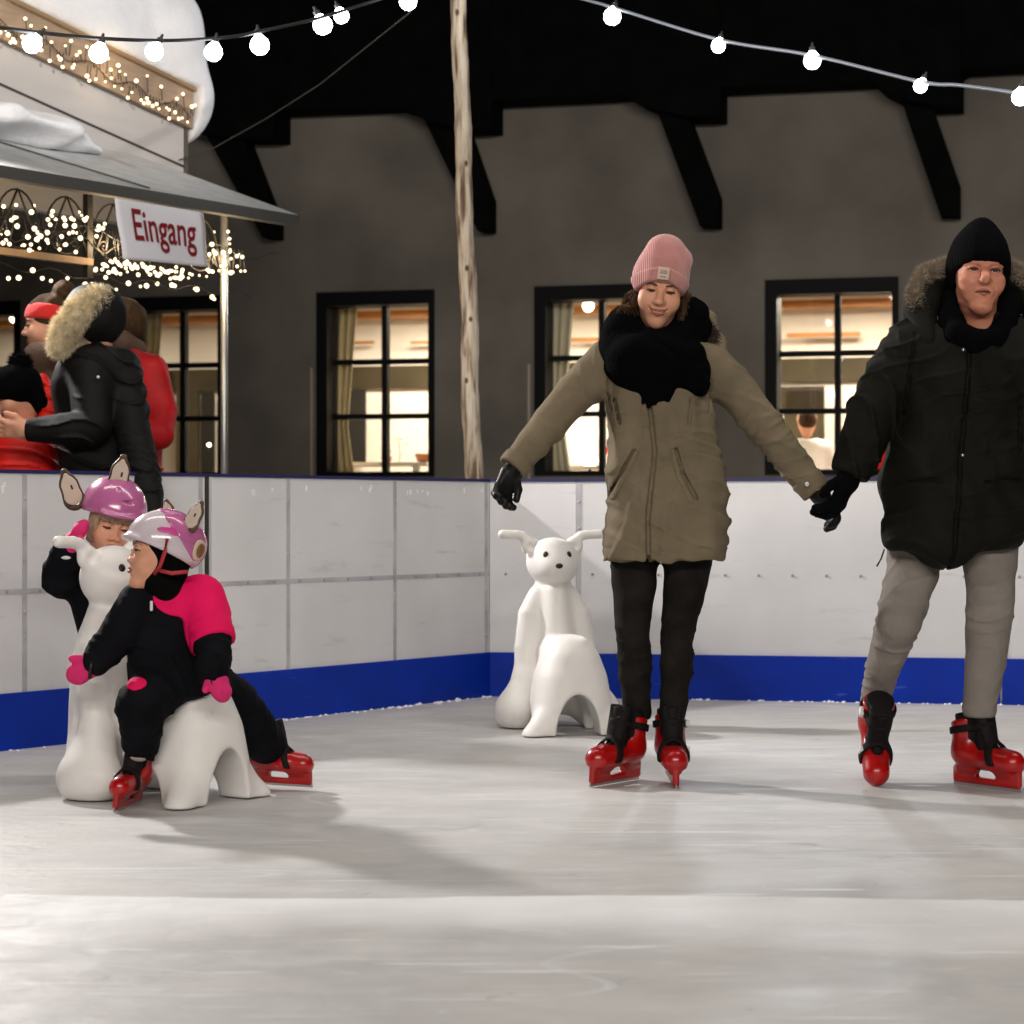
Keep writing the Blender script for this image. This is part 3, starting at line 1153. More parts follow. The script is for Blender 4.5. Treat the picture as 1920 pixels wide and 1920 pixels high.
def festoon(cable, bulbs, label, m):
    pts = catmull([W(*c) for c in cable])
    root = thing('string_lights', pts[len(pts) // 2], label, 'string lights', 'strings of round white bulbs over the rink')
    obj('cable', MB().tube(pts, .0075, 6).vf, m, root)
    for x, y, d, r, ux, uy in bulbs:
        bulb(root, W(x, y, d), r * d / FPX * .97, W(ux, uy, d))


festoon([(-120, 38, 6.8), (0, 52, 7.1), (90, 63, 7.4), (190, 72, 7.7), (300, 76, 8.0), (385, 73, 8.3), (450, 67, 8.5), (490, 58, 8.7), (575, 40, 9.0), (650, 18, 9.4), (720, -4, 9.9), (800, -32, 10.9), (858, -60, 11.5)],
        [(60, 82, 7.3, 19, 80, 58), (185, 100, 7.7, 19, 192, 71), (289, 97, 8.0, 18, 300, 75), (400, 98, 8.35, 18, 405, 71), (487, 85, 8.7, 19, 484, 60), (605, 47, 9.2, 19, 598, 32), (640, 30, 9.4, 15, 636, 20), (765, 3, 10.4, 17, 752, -16)],
        'string of round white bulbs running from the hut to the log pole', M_WIRE)
festoon([(858, -70, 11.5), (960, -40, 10.9), (1085, -4, 10.2), (1150, 14, 9.9), (1347, 74, 9.2), (1523, 104, 8.7), (1725, 153, 8.2), (1800, 160, 8.0), (1915, 176, 7.7), (2060, 205, 7.3)],
        [(1148, 31, 9.9, 17, 1152, 14), (1347, 86, 9.2, 14, 1350, 74), (1523, 114, 8.7, 17, 1523, 103), (1726, 161, 8.2, 14, 1730, 152), (1913, 182, 7.7, 17, 1914, 175)],
        'string of round white bulbs running right from the log pole', M_CABLE)

# ================================================================== hut, canopy, sign
HE = A((.59, .807, 0)) / math.hypot(.59, .807)
HN = A((HE[1], -HE[0], 0))
HT = A((-1.209, 12.0, 0))


def hp(t, k, z):
    return HT + HE * t - HN * k + UP * z


KW = 1.3
TC = .422
hut = thing('hut', hp(-1.5, KW + 1, 0), 'pale clad hut with a deep cap of snow on its sloping roof, upper left', 'hut')
def zl(t): return 3.256 + (TC - t) * .19


wallp = [(-6, 2.62), (TC, 2.62), (TC, zl(TC) + .2), (-6, zl(-6) + .2)]
obj('wall', MB().prism(wallp, lambda p, t: hp(p[0], t, p[1]), KW, KW + .09).vf, M_HUT, hut, smooth=False)
seam = MB()
for dz in (-.245, -.58):
    seam.prism([(-6, zl(-6) + dz), (TC, zl(TC) + dz), (TC, zl(TC) + dz + .014), (-6, zl(-6) + dz + .014)], lambda p, t: hp(p[0], t, p[1]), KW - .006, KW - .0005)
obj('cladding_joint', seam.vf, mat('dark_joint', (.05, .04, .035), .8), hut, smooth=False)
obj('corner_strip', MB().frame_box(hp(TC, KW, 0), HE, -HN, UP, -.012, .012, -.015, .02, 2.6, zl(TC) + .2).vf, mat('dark_corner', (.10, .085, .07), .7), hut, smooth=False)
obj('barge_board', MB().prism([(-6, zl(-6)), (TC + .02, zl(TC + .02)), (TC + .02, zl(TC) + .222), (-6, zl(-6) + .222)], lambda p, t: hp(p[0], t, p[1]), KW - .05, KW - .016).vf, M_BARGE, hut, smooth=False)
obj('drip_edge', MB().prism([(-6, zl(-6) + .222), (TC + .02, zl(TC) + .222), (TC + .02, zl(TC) + .245), (-6, zl(-6) + .245)], lambda p, t: hp(p[0], t, p[1]), KW - .08, KW + .0).vf, mat('brass_edge', (.36, .25, .14), .45, metal=.3), hut, smooth=False)
# snow cap: rounded slab along the roof slope, bulging past the corner
a0, a1 = hp(-5, KW + .9, zl(-5) + .62), hp(TC - .16, KW + .9, zl(TC) + .50)
ax_ = (a1 - a0) / np.linalg.norm(a1 - a0)
ay_ = -HN
az_ = np.cross(ax_, ay_)
Mh = np.stack([ax_, ay_, az_], 1)
cs = rbox((a0 + a1) / 2, (np.linalg.norm(a1 - a0) / 2 + .30, 1.05, .40), .34, Mh)
lump = ell(hp(TC + .02, KW + .10, zl(TC) + .20), (.24, .24, .30))
lump2 = ell(hp(TC - .05, KW + .15, zl(TC) + .62), (.26, .35, .30))
snow = wob(U(cs, lump, lump2, k=.16), .02, 5, 3)
rem = lambda P: np.maximum(((P - HT) @ HE) - (TC + .03), P[:, 2] - (3.256 + (TC - ((P - HT) @ HE)) * .19 + .246))
snow2 = sub(snow, rem, .02)
vs_ = mesh(snow2, A((-4.9, 9.9, 2.9)), A((-1.2, 15.5, 5.4)), .022)
obj('snow_cap', vs_, M_SNOW, hut)

can = thing('canopy', hp(-2, .6, 0), 'grey sloping entrance canopy with wrought iron frieze in front of the hut', 'canopy')
zo, zi = 2.574, 3.035
obj('roof', MB().add([hp(-6, 0, zo), hp(0, 0, zo), hp(0, KW - .01, zi), hp(-6, KW - .01, zi), hp(-6, 0, zo - .02), hp(0, 0, zo - .02), hp(0, KW - .01, zi - .02), hp(-6, KW - .01, zi - .02)],
                     [(0, 1, 2, 3), (7, 6, 5, 4), (0, 4, 5, 1), (1, 5, 6, 2), (2, 6, 7, 3), (3, 7, 4, 0)]).vf, M_ROOF, can, smooth=False)
obj('edge_beam', MB().frame_box(hp(0, 0, 0), HE, -HN, UP, -6, .005, -.012, .05, zo - .065, zo - .005).vf, mat('dark_edge', (.075, .075, .07), .5), can, smooth=False)
for t in (-1.15, -2.6):
    obj('roof_seam', MB().tube([hp(t - .62, KW - .02, zi + .005), hp(t, -.01, zo + .006)], .005, 6).vf, mat('seam_dark', (.08, .08, .08), .6), can)
for t, k in ((-.42, .16), (-4.2, .16)):
    obj('post', MB().tube([hp(t, k, -.04), hp(t, k, zo + .0)], .021, 12).vf, M_METAL, can)
obj('rail', MB().frame_box(hp(0, .16, 0), HE, -HN, UP, -6, -1.40, -.02, .02, 2.165, 2.20).vf, M_PINE, can, smooth=False)
ZT, ZB = 2.50, 2.19
t_ = -.46
k_ = 0
while t_ > -3.4:
    fm = MB()
    span = .30
    t1 = t_ - span
    tm = (t_ + t1) / 2
    arch = [hp(tm + span * .5 * math.cos(q), .16, ZB + .06 + (ZT - ZB - .06) * math.sin(q)) for q in np.linspace(0, math.pi, 15)]
    fm.tube(arch, .0055, 6)
    arch = [hp(tm + span * .5 * math.cos(q), .165, ZT - .1 - (ZT - ZB - .12) * math.sin(q)) for q in np.linspace(0, math.pi, 13)]
    fm.tube(arch, .005, 6)
    fm.tube([hp(t_, .15, ZB), hp(tm, .15, ZT)], .0055, 6)
    fm.tube([hp(tm, .155, ZT), hp(t1, .155, ZB)], .0055, 6)
    for s in (-1, 1):
        sc_ = [hp(tm + s * (.06 + .035 * (1 - j / 16) * math.cos(j * .6)), .16, ZB + .08 + .035 * (1 - j / 16) * math.sin(j * .6)) for j in range(15)]
        fm.tube(sc_, .004, 5)
    obj('frieze_panel', fm.vf, M_IRON, can)
    t_ = t1 - .02
    k_ += 1
obj('frieze_post', MB().frame_box(hp(-1.42, .16, 0), HE, -HN, UP, -.018, .018, -.018, .018, 2.1, ZT + .03).vf, M_IRON, can, smooth=False)
# snow lying on the canopy against the hut
c0, c1 = hp(-5, KW - .17, zi + .01), hp(-.55, KW - .20, zi - .05)
sn = wob(U(rc(c0, c1, .13, .02), ell(hp(-1.5, KW - .34, zi - .06), (.75, .38, .085), np.stack([HE, -HN, UP], 1)), ell(hp(-.95, KW - .26, zi - .09), (.42, .22, .06), np.stack([HE, -HN, UP], 1)), k=.10), .022, 8, 5)
slope = A((0, 0, 1)) * KW + HN * (zi - zo)
sn = inter(sn, plane(-slope, hp(0, 0, zo + .002)), .01)
obj('snow_patch', mesh(sn, hp(-3, KW, 2.6) - A((.6, .9, 0)), hp(-.8, KW - .3, 3.4) + A((.4, .4, 0)), .016), M_SNOW, can)

# banner
sg = thing('sign', hp(-1.05, .03, 2.2), 'white Eingang banner with dark red letters hanging under the canopy edge', 'sign')
SC = [W(215, 371, 10.86), W(381, 398, 11.40), W(393, 500, 11.42), W(230, 486, 10.88)]
ex_ = (SC[1] - SC[0] + SC[2] - SC[3]) / 2
ez_ = (SC[0] - SC[3] + SC[1] - SC[2]) / 2
nrm = np.cross(ex_, ez_)
nrm /= np.linalg.norm(nrm)
g = 16
V, F = [], []
for i in range(g + 1):
    for j in range(g + 1):
        a, b = i / g, j / g
        p = SC[3] * (1 - a) * (1 - b) + SC[2] * a * (1 - b) + SC[0] * (1 - a) * b + SC[1] * a * b
        p = p + nrm * (.010 * math.sin(a * 5.2 + .4) * (1 - b) + .003 * math.sin(b * 7 + a * 3))
        V.append(p)
for i in range(g):
    for j in range(g):
        q = i * (g + 1) + j
        F.append((q, q + g + 1, q + g + 2, q + 1))
bn = obj('banner', (V, F), M_SIGN, sg)
sd = bn.modifiers.new('thick', 'SOLIDIFY')
sd.thickness = .003
cu_ = bpy.data.curves.new('lettering', 'FONT')
cu_.body = 'Eingang'
cu_.size = 1
cu_.offset = .014
to = bpy.data.objects.new('tmp_text', cu_)
COL.objects.link(to)
dg = bpy.context.evaluated_depsgraph_get()
tm_ = bpy.data.meshes.new_from_object(to.evaluated_get(dg))
co = np.array([v.co[:2] for v in tm_.vertices])
fs = [tuple(p.vertices) for p in tm_.polygons]
bpy.data.objects.remove(to)
x0, x1 = co[:, 0].min(), co[:, 0].max()
yt, yb = co[:, 1].max(), co[:, 1].min()
tv = []
for x, y in co:
    a = .155 + (x - x0) / (x1 - x0) * .725
    b = .165 + (y - yb) / (yt - yb) * .70
    p = SC[3] * (1 - a) * (1 - b) + SC[2] * a * (1 - b) + SC[0] * (1 - a) * b + SC[1] * a * b
    p = p + nrm * (.010 * math.sin(a * 5.2 + .4) * (1 - b) + .003 * math.sin(b * 7 + a * 3)) + nrm * .005
    tv.append(p)
obj('lettering', (tv, fs), M_RED_TXT, sg, smooth=False)


def fairy(name_label, pts, wires, rad, seed):
    r = random.Random(seed)
    root = thing('fairy_lights', pts[0], name_label, 'fairy lights', 'warm fairy lights on the hut and canopy')
    w = MB()
    for q in wires:
        w.tube(q, .003, 5)
    obj('wire', w.vf, M_WIRE, root)
    base = None
    for p in pts:
        rr_ = rad * r.choice((.7, .85, 1, 1, 1.25))
        if base is None:
            base = obj('bulb', sph((0, 0, 0), 1, 10, 8), M_FAIRY, root, local=True)
            b_ = base
        else:
            b_ = base.copy()
            COL.objects.link(b_)
        b_.location = Vector([float(v) for v in p]) - root.location
        b_.scale = (rr_,) * 3


# barge-board garland
r_ = random.Random(11)
pts, wires = [], []
wl_ = [hp(-2.6 + i * .05, KW - .07, zl(-2.6 + i * .05) + .07 + .03 * math.sin(i * .9)) for i in range(61)]
wires.append(wl_)
for i in range(88):
    t = TC - .02 - (i / 88) * 2.1
    z = zl(t) + r_.choice((.0, .02, .03, .11, .16)) + r_.uniform(-.02, .02)
    p = hp(t, KW - r_.uniform(.07, .11), z)
    pts.append(p)
    wires.append([hp(t + .02, KW - .07, zl(t) + .07), p])
fairy('warm fairy light garland along the barge board under the snow cap', pts, wires, .0095, 1)
# canopy garland
pts, wires = [], []
wires.append([hp(-3 + i * .06, .1, 2.33 + .03 * math.sin(i * .8)) for i in range(51)])
for i in range(100):
    t = -.34 - (i / 100) * 1.9
    z = r_.choice((2.26, 2.29, 2.31, 2.34, 2.38, 2.22)) + r_.uniform(-.03, .03)
    if t > -.72:
        z = r_.choice((2.22, 2.25, 2.31, 2.33)) + r_.uniform(-.02, .02)
    if -1.38 < t < -.74:
        z = r_.choice((2.16, 2.19)) + r_.uniform(-.02, .02)
    k = r_.uniform(.03, .14)
    p = hp(t, k, z)
    pts.append(p)
    wires.append([hp(t + .02, .1, 2.33 + .02), p])
fairy('warm fairy light garland wound through the wrought iron frieze of the canopy', pts, wires, .0098, 2)
pts, wires = [], []
wires.append([hp(-3 + i * .06, .14, 2.27 + .04 * math.sin(i * 1.3)) for i in range(45)])
for i in range(96):
    t = -.36 - (i / 96) * 1.85
    z = r_.choice((2.20, 2.23, 2.27, 2.31, 2.36, 2.42)) + r_.uniform(-.03, .03)
    if -1.40 < t < -.72:
        z = 2.175 + r_.uniform(-.03, .02)
    pts.append(hp(t + r_.uniform(-.02, .02), r_.uniform(.06, .26), z))
fairy('second warm fairy light garland behind the first in the canopy frieze', pts, wires, .0085, 4)
pts, wires = [], []
wires.append([hp(-3 + i * .06, .3, 2.13 + .02 * math.sin(i * 1.1)) for i in range(51)])
for i in range(26):
    t = -.30 - (i / 26) * 2.1
    p = hp(t + r_.uniform(-.03, .03), .3 + r_.uniform(-.03, .03), 2.10 + r_.uniform(-.03, .04))
    pts.append(p)
fairy('sparse warm fairy light string hanging below the canopy rail', pts, wires, .0105, 3)

# ================================================================== people: shared pieces
M_SKIN = mat('skin', (.66, .325, .205), .5, var=.06, vscale=30, spec=.35, sss=.12, bump=.03, bscale=160)
M_SKINM = mat('ruddy_skin', (.54, .215, .135), .5, var=.10, vscale=26, spec=.35, sss=.12, bump=.06, bscale=140)
M_LIP = mat('lips', (.34, .10, .062), .45, sss=.1)
M_LIPM = mat('pale_lips', (.38, .14, .09), .5, sss=.1)
M_MOUTH = mat('mouth_shadow_line', (.05, .015, .01), .6)
M_TEETH = mat('teeth', (.42, .32, .24), .35)
M_EYEW = mat('eye_white', (.62, .58, .54), .25)
M_IRIS = mat('iris', (.03, .018, .01), .15)
M_BROW = mat('eyebrow_hair', (.07, .035, .02), .8)
M_BROWG = mat('grey_eyebrow', (.22, .13, .09), .8)
M_HAIR = mat('brown_hair', (.052, .028, .013), .8, spec=.12, var=.4, vscale=40, stretch=(4, 4, .5))
M_BLOND = mat('fair_hair', (.34, .24, .15), .55, var=.25, vscale=40, stretch=(6, 6, .5), bump=.4, bscale=60)
M_SKRED = mat('red_skate_plastic', (.36, .003, .003), .30, scuff=(.22, .03, .025), sst=(4, 4, 4), sth=.60, var=.25, vscale=10, spec=.5, coat=.25)
M_SKBLK = mat('black_skate_liner', (.008, .0065, .0065), .7, bump=.2, bscale=70, spec=.15)
M_STEEL = mat('skate_steel', (.60, .60, .60), .3, metal=.9)
M_WHITE = mat('white_plastic', (.7, .7, .7), .35)


def basis(d, hint):
    """columns x, y, z with -z along d and x near hint"""
    z = -A(d) / np.linalg.norm(d)
    x = A(hint) - (A(hint) @ z) * z
    x /= np.linalg.norm(x)
    return np.stack([x, np.cross(z, x), z], 1)


EZ = .0105


def face_sdf(smile=0, old=0, lid=.5, nb=None, neck_r=.052, fat=1.0, kid=0):
    f = U(ell((0, .005, .04), (.074, .095, .09)), ell((0, -.016, -.045), (.061 * fat, .068, .068)), k=.045)
    f = U(f, ell((.037, -.060, -.026), (.028 * fat, .024, .028)), ell((-.037, -.060, -.026), (.028 * fat, .024, .028)), ell((0, -.065, -.099), ((.024 + .007 * old) * fat, .022, .020)), k=.035)
    for s in (-1, 1):
        f = sub(f, ell((s * .032, -.099, .011), (.019, .022, .011)), .014)
    br = .0035 if not old else .006
    for s in (-1, 1):
        f = U(f, chain([(s * .052, -.064, .030), (s * .032, -.083, .034), (s * .012, -.087, .029)], [br, br + .002, br], k=.01), k=.014)
    f = U(f, rc((0, -.082, .014), (0, -.106 + .012 * kid - .006 * old, -.021 + .004 * kid), .008 + .002 * old, .0125 - .003 * kid + .0025 * old), ell((.0125, -.094, -.026), (.009, .011, .008)), ell((-.0125, -.094, -.026), (.009, .011, .008)), k=.011)
    for s in (-1, 1):
        f = sub(f, ell((s * .007, -.103, -.0345), (.0042, .006, .004)), .004)
    f = U(f, ell((0, -.074, -.056), (.030, .017, .019)), k=.012)
    # eyelids: shells round the eyeballs, open along a slit
    for s in (-1, 1):
        zc = EZ + .0035 - .0065 * lid
        ball = ell((s * .032, -.0755, EZ), (.0150, .0142, .0145))
        f = U(f, inter(ball, plane((0, .25, -1), (0, -.0885, zc)), .001), k=.003)
        f = U(f, inter(ball, plane((0, .2, 1), (0, -.0885, EZ - .0055)), .001), k=.003)
    cz, cx_ = -.058 + .0105 * smile, .023 + .0065 * smile
    f = sub(f, chain([(-cx_, -.080, cz), (-.010, -.094, -.0575 - .002 * smile), (.010, -.094, -.0575 - .002 * smile), (cx_, -.080, cz)], [.0025, .0035, .0035, .0025], k=.003), .004)
    if smile or old:
        for s in (-1, 1):      # folds from nose to mouth
            f = sub(f, chain([(s * .018, -.099, -.030), (s * .032, -.089, -.045), (s * .036, -.080, -.062)], [.0025, .003, .002], k=.003), .007)
    if old:
        for s in (-1, 1):
            f = sub(f, chain([(s * .020, -.096, -.008), (s * .036, -.094, -.014), (s * .048, -.084, -.010)], [.0022, .003, .002], k=.003), .006)
        f = wob(f, .0012, 90, 4)
    if nb is not None:
        f = U(f, rc((0, .020, -.07), nb, neck_r, neck_r * 1.08), k=.03)
    return f


def head(root, c, M, s, skin, nb_world=None, smile=0, old=0, lid=.5, brow=None, chest=None, fat=1.0, h=.0026, eyes=True, kid=0):
    nbl = None
    lo, hi = A((-.10, -.13, -.15)), A((.10, .12, .15))
    if nb_world is not None:
        nbl = ((A(nb_world) - A(c)) @ M) / s
        lo = np.minimum(lo, nbl - .07)
        hi = np.maximum(hi, nbl + .07)
    f = face_sdf(smile, old, lid, nbl, fat=fat, kid=kid)
    vf = put(mesh(f, lo, hi, h), c, M, s)
    if chest is not None:
        pass
    b = obj('body', vf, skin, root)
    if eyes:
        for sd in (-1, 1):
            V, F = sph((0, 0, 0), .0125, 16, 12)
            V = A(V)
            vv = np.stack([V[:, 0], V[:, 2], V[:, 1]], 1) + A((sd * .032, -.0755, .0105))
            V2, F2 = put((vv, F), c, M, s)
            lz = EZ - .0045 * lid
            fm = []
            for q in F:
                m = vv[list(q)].mean(0)
                fm.append(1 if (m[1] < -.0755 - .006 and math.hypot(m[0] - sd * .032, m[2] - lz) < .0080) else 0)
            obj('eye', (V2, [t[::-1] for t in F]), [M_EYEW, M_IRIS], b, fmat=fm)
            e = chain([(sd * .050, -.071, .026), (sd * .034, -.0885, .034), (sd * .015, -.092, .029)], [.002, .0036, .003], k=.004)
            e = wob(e, .0012, 400, 3)
            zc = EZ + .0035 - .0065 * lid
            ls = chain([(sd * .0475, -.0755, zc - .002), (sd * .041, -.0860, zc), (sd * .032, -.0900, zc + .0008), (sd * .023, -.0875, zc - .0005), (sd * .0185, -.0815, zc - .003)], [.0018, .0032, .0035, .0030, .0018], k=.001)
            obj('eyelashes', put(mesh(ls, A((-.06, -.11, -.01)), A((.06, -.05, .03)), .0012), c, M, s), M_BROW, b)
            obj('eyebrow', put(mesh(e, A((-.06, -.11, .01)), A((.06, -.05, .05)), .0018), c, M, s), brow or M_BROW, b)
        cz, cx_ = -.058 + .0105 * smile, .023 + .0065 * smile
        up = chain([(-cx_, -.0800, cz), (-cx_ * .6, -.0885, cz * .4 - .0525 * .6), (-.006, -.0935, -.0520), (0, -.0935, -.0530), (.006, -.0935, -.0520), (cx_ * .6, -.0885, cz * .4 - .0525 * .6), (cx_, -.0800, cz)], [.0016, .0030, .0036, .0032, .0036, .0030, .0016], k=.004)
        lz_ = -.0635 - .003 * smile
        lw = chain([(-cx_ * .92, -.0810, cz - .002), (-cx_ * .62, -.0890, lz_ + .004 + .001 * smile), (0, -.0935, lz_), (cx_ * .62, -.0890, lz_ + .004 + .001 * smile), (cx_ * .92, -.0810, cz - .002)], [.0016, .0038, .0046, .0038, .0016], k=.004)
        obj('lips', put(join(mesh(up, A((-.04, -.11, -.075)), A((.04, -.06, -.04)), .0016), mesh(lw, A((-.04, -.11, -.08)), A((.04, -.06, -.045)), .0016)), c, M, s), M_LIPM if old else M_LIP, b)
        if old:
            t = chain([(-.022, -.0850, -.0595), (-.013, -.0925, -.0578), (0, -.0962, -.0572), (.013, -.0925, -.0578), (.022, -.0850, -.0595)], [.0018, .0030, .0034, .0030, .0018], k=.002)
            obj('mouth_opening', put(mesh(t, A((-.03, -.105, -.07)), A((.03, -.07, -.045)), .0014), c, M, s), M_MOUTH, b)
        if smile:
            t = chain([(-.020, -.0845, -.0550), (-.010, -.0905, -.0580), (0, -.0925, -.0588), (.010, -.0905, -.0580), (.020, -.0845, -.0550)], [.0024, .0036, .0038, .0036, .0024], k=.003)
            obj('teeth', put(mesh(t, A((-.03, -.10, -.07)), A((.03, -.07, -.045)), .0016), c, M, s), M_TEETH, b)
    return b


# ---- a hired ice skate, built once and laid out per foot
def skate_meshes():
    foot = U(rc((0, -.085, .118), (0, .05, .103), .049, .046), rc((0, .05, .103), (0, .122, .097), .049, .046), k=.02)
    foot = inter(foot, plane((0, 0, -1), (0, 0, .066)), .01)
    cuff = U(rc((0, -.072, .13), (0, -.080, .235), .053, .056), k=.02)
    cuff = inter(cuff, plane((0, -.25, 1), (0, -.08, .238)), .01)
    shell = U(foot, cuff, k=.03)
    gap = U(rc((0, .012, .155), (0, -.01, .36), .034, .060), rc((0, .012, .15), (0, .060, .150), .028, .022), k=.02)
    shell = sub(shell, gap, .008)
    shell = sub(shell, rc((0, -.078, .2), (0, -.09, .4), .044, .048), .006)
    for z in (.160, .200):
        shell = sub(shell, rbox((0, -.145, z), (.03, .03, .006), .004), .006)
    hold = rbox((0, .012, .041), (.0125, .150, .031), .010)
    hold = U(hold, rbox((0, -.075, .068), (.024, .045, .016), .012), rbox((0, .085, .068), (.026, .045, .016), .012), k=.015)
    hold = sub(hold, rbox((0, .012, .049), (.05, .045, .013), .009), .004)
    shell = U(shell, hold, k=.008)
    lo, hi = A((-.085, -.165, -.01)), A((.085, .195, .36))
    liner = U(rc((0, -.060, .15), (0, -.076, .315), .046, .051), rc((0, .015, .125), (0, -.02, .30), .034, .038), rc((0, .015, .128), (0, .052, .122), .033, .028), k=.02)
    liner = inter(liner, plane((0, -.2, 1), (0, -.07, .262)), .006)
    base = U(foot, cuff, liner, k=.02)
    sh_ = lambda P: np.abs(base(P) - .003) - .0045
    st1 = inter(inter(sh_, lambda P: np.abs((P - A((0, .055, .13))) @ A((0, .94, .34))) - .014, .003), plane((0, 0, -1), (0, 0, .085)), .003)
    st2 = inter(sh_, lambda P: np.abs((P - A((0, -.05, .208))) @ A((0, -.2, .98))) - .013, .003)
    buckle = U(rbox((.052, .05, .125), (.008, .012, .015), .004), rbox((.059, -.05, .210), (.008, .018, .012), .004), k=0)
    bl = rbox((0, .012, .010), (.0024, .154, .0105), .002)
    bl = sub(bl, ell((0, .215, -.012), (.05, .055, .03)), .002)
    return dict(shell=mesh(shell, lo, hi, .0042), liner=mesh(liner, lo, hi, .005), strap=[mesh(st1, lo, hi, .0045), mesh(st2, lo, hi, .0045)], buckle=mesh(buckle, lo, hi, .0045), blade=mesh(bl, lo, hi, .0032))


SK = skate_meshes()


def skate(root, tip, toe, up, s=1.0, mirror=False):
    """tip: where the middle of the blade touches; toe, up: world directions"""
    y = A(toe) / np.linalg.norm(toe)
    z = A(up) - (A(up) @ y) * y
    z /= np.linalg.norm(z)
    M = np.stack([np.cross(y, z), y, z], 1)
    sh = obj('skate', put(SK['shell'], tip, M, s, mirror), M_SKRED, root)
    obj('liner', put(SK['liner'], tip, M, s, mirror), M_SKBLK, sh)
    for q in SK['strap']:
        obj('strap', put(q, tip, M, s, mirror), M_SKBLK, sh)
    obj('buckle', put(SK['buckle'], tip, M, s, mirror), M_WHITE, sh)
    obj('blade', put(SK['blade'], tip, M, s, mirror), M_STEEL, sh)
    return A(tip) + s * (M @ A((0, -.07, .26)))      # where the shin enters


def hand_sdf(curl=35, spread=.004, thumb=0.5, r=.0105):
    f = U(rbox((0, 0, -.05), (.041, .017, .045), .016), rc((0, 0, .03), (0, 0, -.02), .031, .034), k=.02)
    for i, L in enumerate((.062, .074, .070, .056)):
        x = (i - 1.5) * -.0205
        a = A((x, 0, -.086))
        c1, c2, c3 = (math.radians(curl * q) for q in (.7, 1.5, 2.2))
        dx = (i - 1.5) * -spread
        b = a + A((dx, -math.sin(c1) * L * .45, -math.cos(c1) * L * .45))
        c = b + A((dx * .5, -math.sin(c2) * L * .33, -math.cos(c2) * L * .33))
        d = c + A((0, -math.sin(c3) * L * .25, -math.cos(c3) * L * .25))
        f = U(f, chain([a, b, c, d], [r * 1.1, r * 1.02, r * .95, r * .82], k=.004), k=.007)
    f = U(f, chain([(.026, -.006, -.022), (.052, -.014 - .01 * thumb, -.052), (.060 - .012 * thumb, -.022 - .018 * thumb, -.088)], [.017, .0135, .0105], k=.005), k=.012)
    return f


HANDS = {}


def hand(parent, name, wrist, d, hint, m, s=1.0, mirror=False, curl=35, thumb=.5, r=.0105):
    k = (curl, thumb, r)
    if k not in HANDS:
        HANDS[k] = mesh(hand_sdf(curl, thumb=thumb, r=r), A((-.08, -.13, -.21)), A((.08, .05, .07)), .0036)
    return obj(name, put(HANDS[k], wrist, basis(d, hint), s, mirror), m, parent)


def mitten_sdf():
    f = U(rbox((0, 0, -.055), (.040, .021, .055), .02), rc((0, 0, .02), (0, 0, -.03), .030, .036), ell((0, -.008, -.10), (.037, .022, .035)), k=.02)
    return U(f, rc((.03, -.006, -.035), (.058, -.016, -.078), .018, .014), k=.012)


MIT = mesh(mitten_sdf(), A((-.08, -.06, -.17)), A((.09, .05, .06)), .004)


def groove2(f0, pts, r, depth, ymax):
    """a slit cut into the front of a garment along a line given in x and z"""
    pts = [A(p) for p in pts]

    def g(P):
        d = np.full(len(P), 9.)
        q = P[:, [0, 2]]
        for a, b in zip(pts[:-1], pts[1:]):
            ba = b - a
            h = np.clip(((q - a) @ ba) / (ba @ ba), 0, 1)
            d = np.minimum(d, np.linalg.norm(q - a - h[:, None] * ba, axis=1))
        return d - r

    def f(P):
        d = f0(P)
        return np.maximum(d, -np.maximum(np.maximum(g(P), -(d + depth)), P[:, 1] - ymax))
    return f


def strip2(f0, pts, r, lift, ymax, w=None):
    """a strip of cloth lying on the front of a garment along a line in x and z"""
    pts = [A(p) for p in pts]

    def f(P):
        d = np.full(len(P), 9.)
        q = P[:, [0, 2]]
        for a, b in zip(pts[:-1], pts[1:]):
            ba = b - a
            h = np.clip(((q - a) @ ba) / (ba @ ba), 0, 1)
            d = np.minimum(d, np.linalg.norm(q - a - h[:, None] * ba, axis=1))
        return np.maximum(np.maximum(-smin(-(f0(P) - lift), -(d - r), .003), -(f0(P) + .012)), P[:, 1] - ymax)
    return f


class Px:
    """photo pixels to metres for one figure standing d metres away"""
    def __init__(s, d):
        s.d, s.s = d, d / FPX

    def __call__(s, x, y, dd=0.0):
        return W(x, y, s.d + dd)

    def xz(s, *pts):
        return [A(s(x, y))[[0, 2]] for x, y in pts]

    def lev(s, y, xl, xr, depth, dd=0.0):
        c = s((xl + xr) / 2, y, dd)
        return (c[2], c[0], c[1], (xr - xl) / 2 * s.s, depth)


# ================================================================== woman in the pink beanie
p = Px(7.10)
k = p.s
wom = thing('person', p(1235, 1467) * A((1, 1, 0)), 'smiling woman in pink beanie, black scarf and khaki parka gliding on red skates', 'person', 'adult skaters holding hands')
hc = p(1237, 546, .02)
HM = rot(yaw=-3, pitch=13, roll=8)
head(wom, hc, HM, 1.0, M_SKIN, nb_world=p(1235, 640, .06), smile=1, lid=.42)
M_PINK = knit('pink_knit', (.50, .215, .195), 300, .6)
bean = U(ell((-.003, .008, .050), (.0945, .112, .088)), ell((.003, .012, .108), (.078, .094, .072)), ell((-.004, .014, .150), (.052, .062, .037)), k=.03)
bean = U(bean, ell((.068, .0, .116), (.020, .03, .024)), k=.025)
brim = lambda P: (.048 - .36 * (P[:, 1] + .1) - 3.6 * P[:, 0] ** 2 - P[:, 2]) * .85
bean = inter(wob(bean, .003, 30, 2), brim, .008)
bean = sub(bean, lambda P: np.abs((P - A((0, -.1, .098))) @ A((0, -.30, -.95))) - .0012, .004) if False else bean
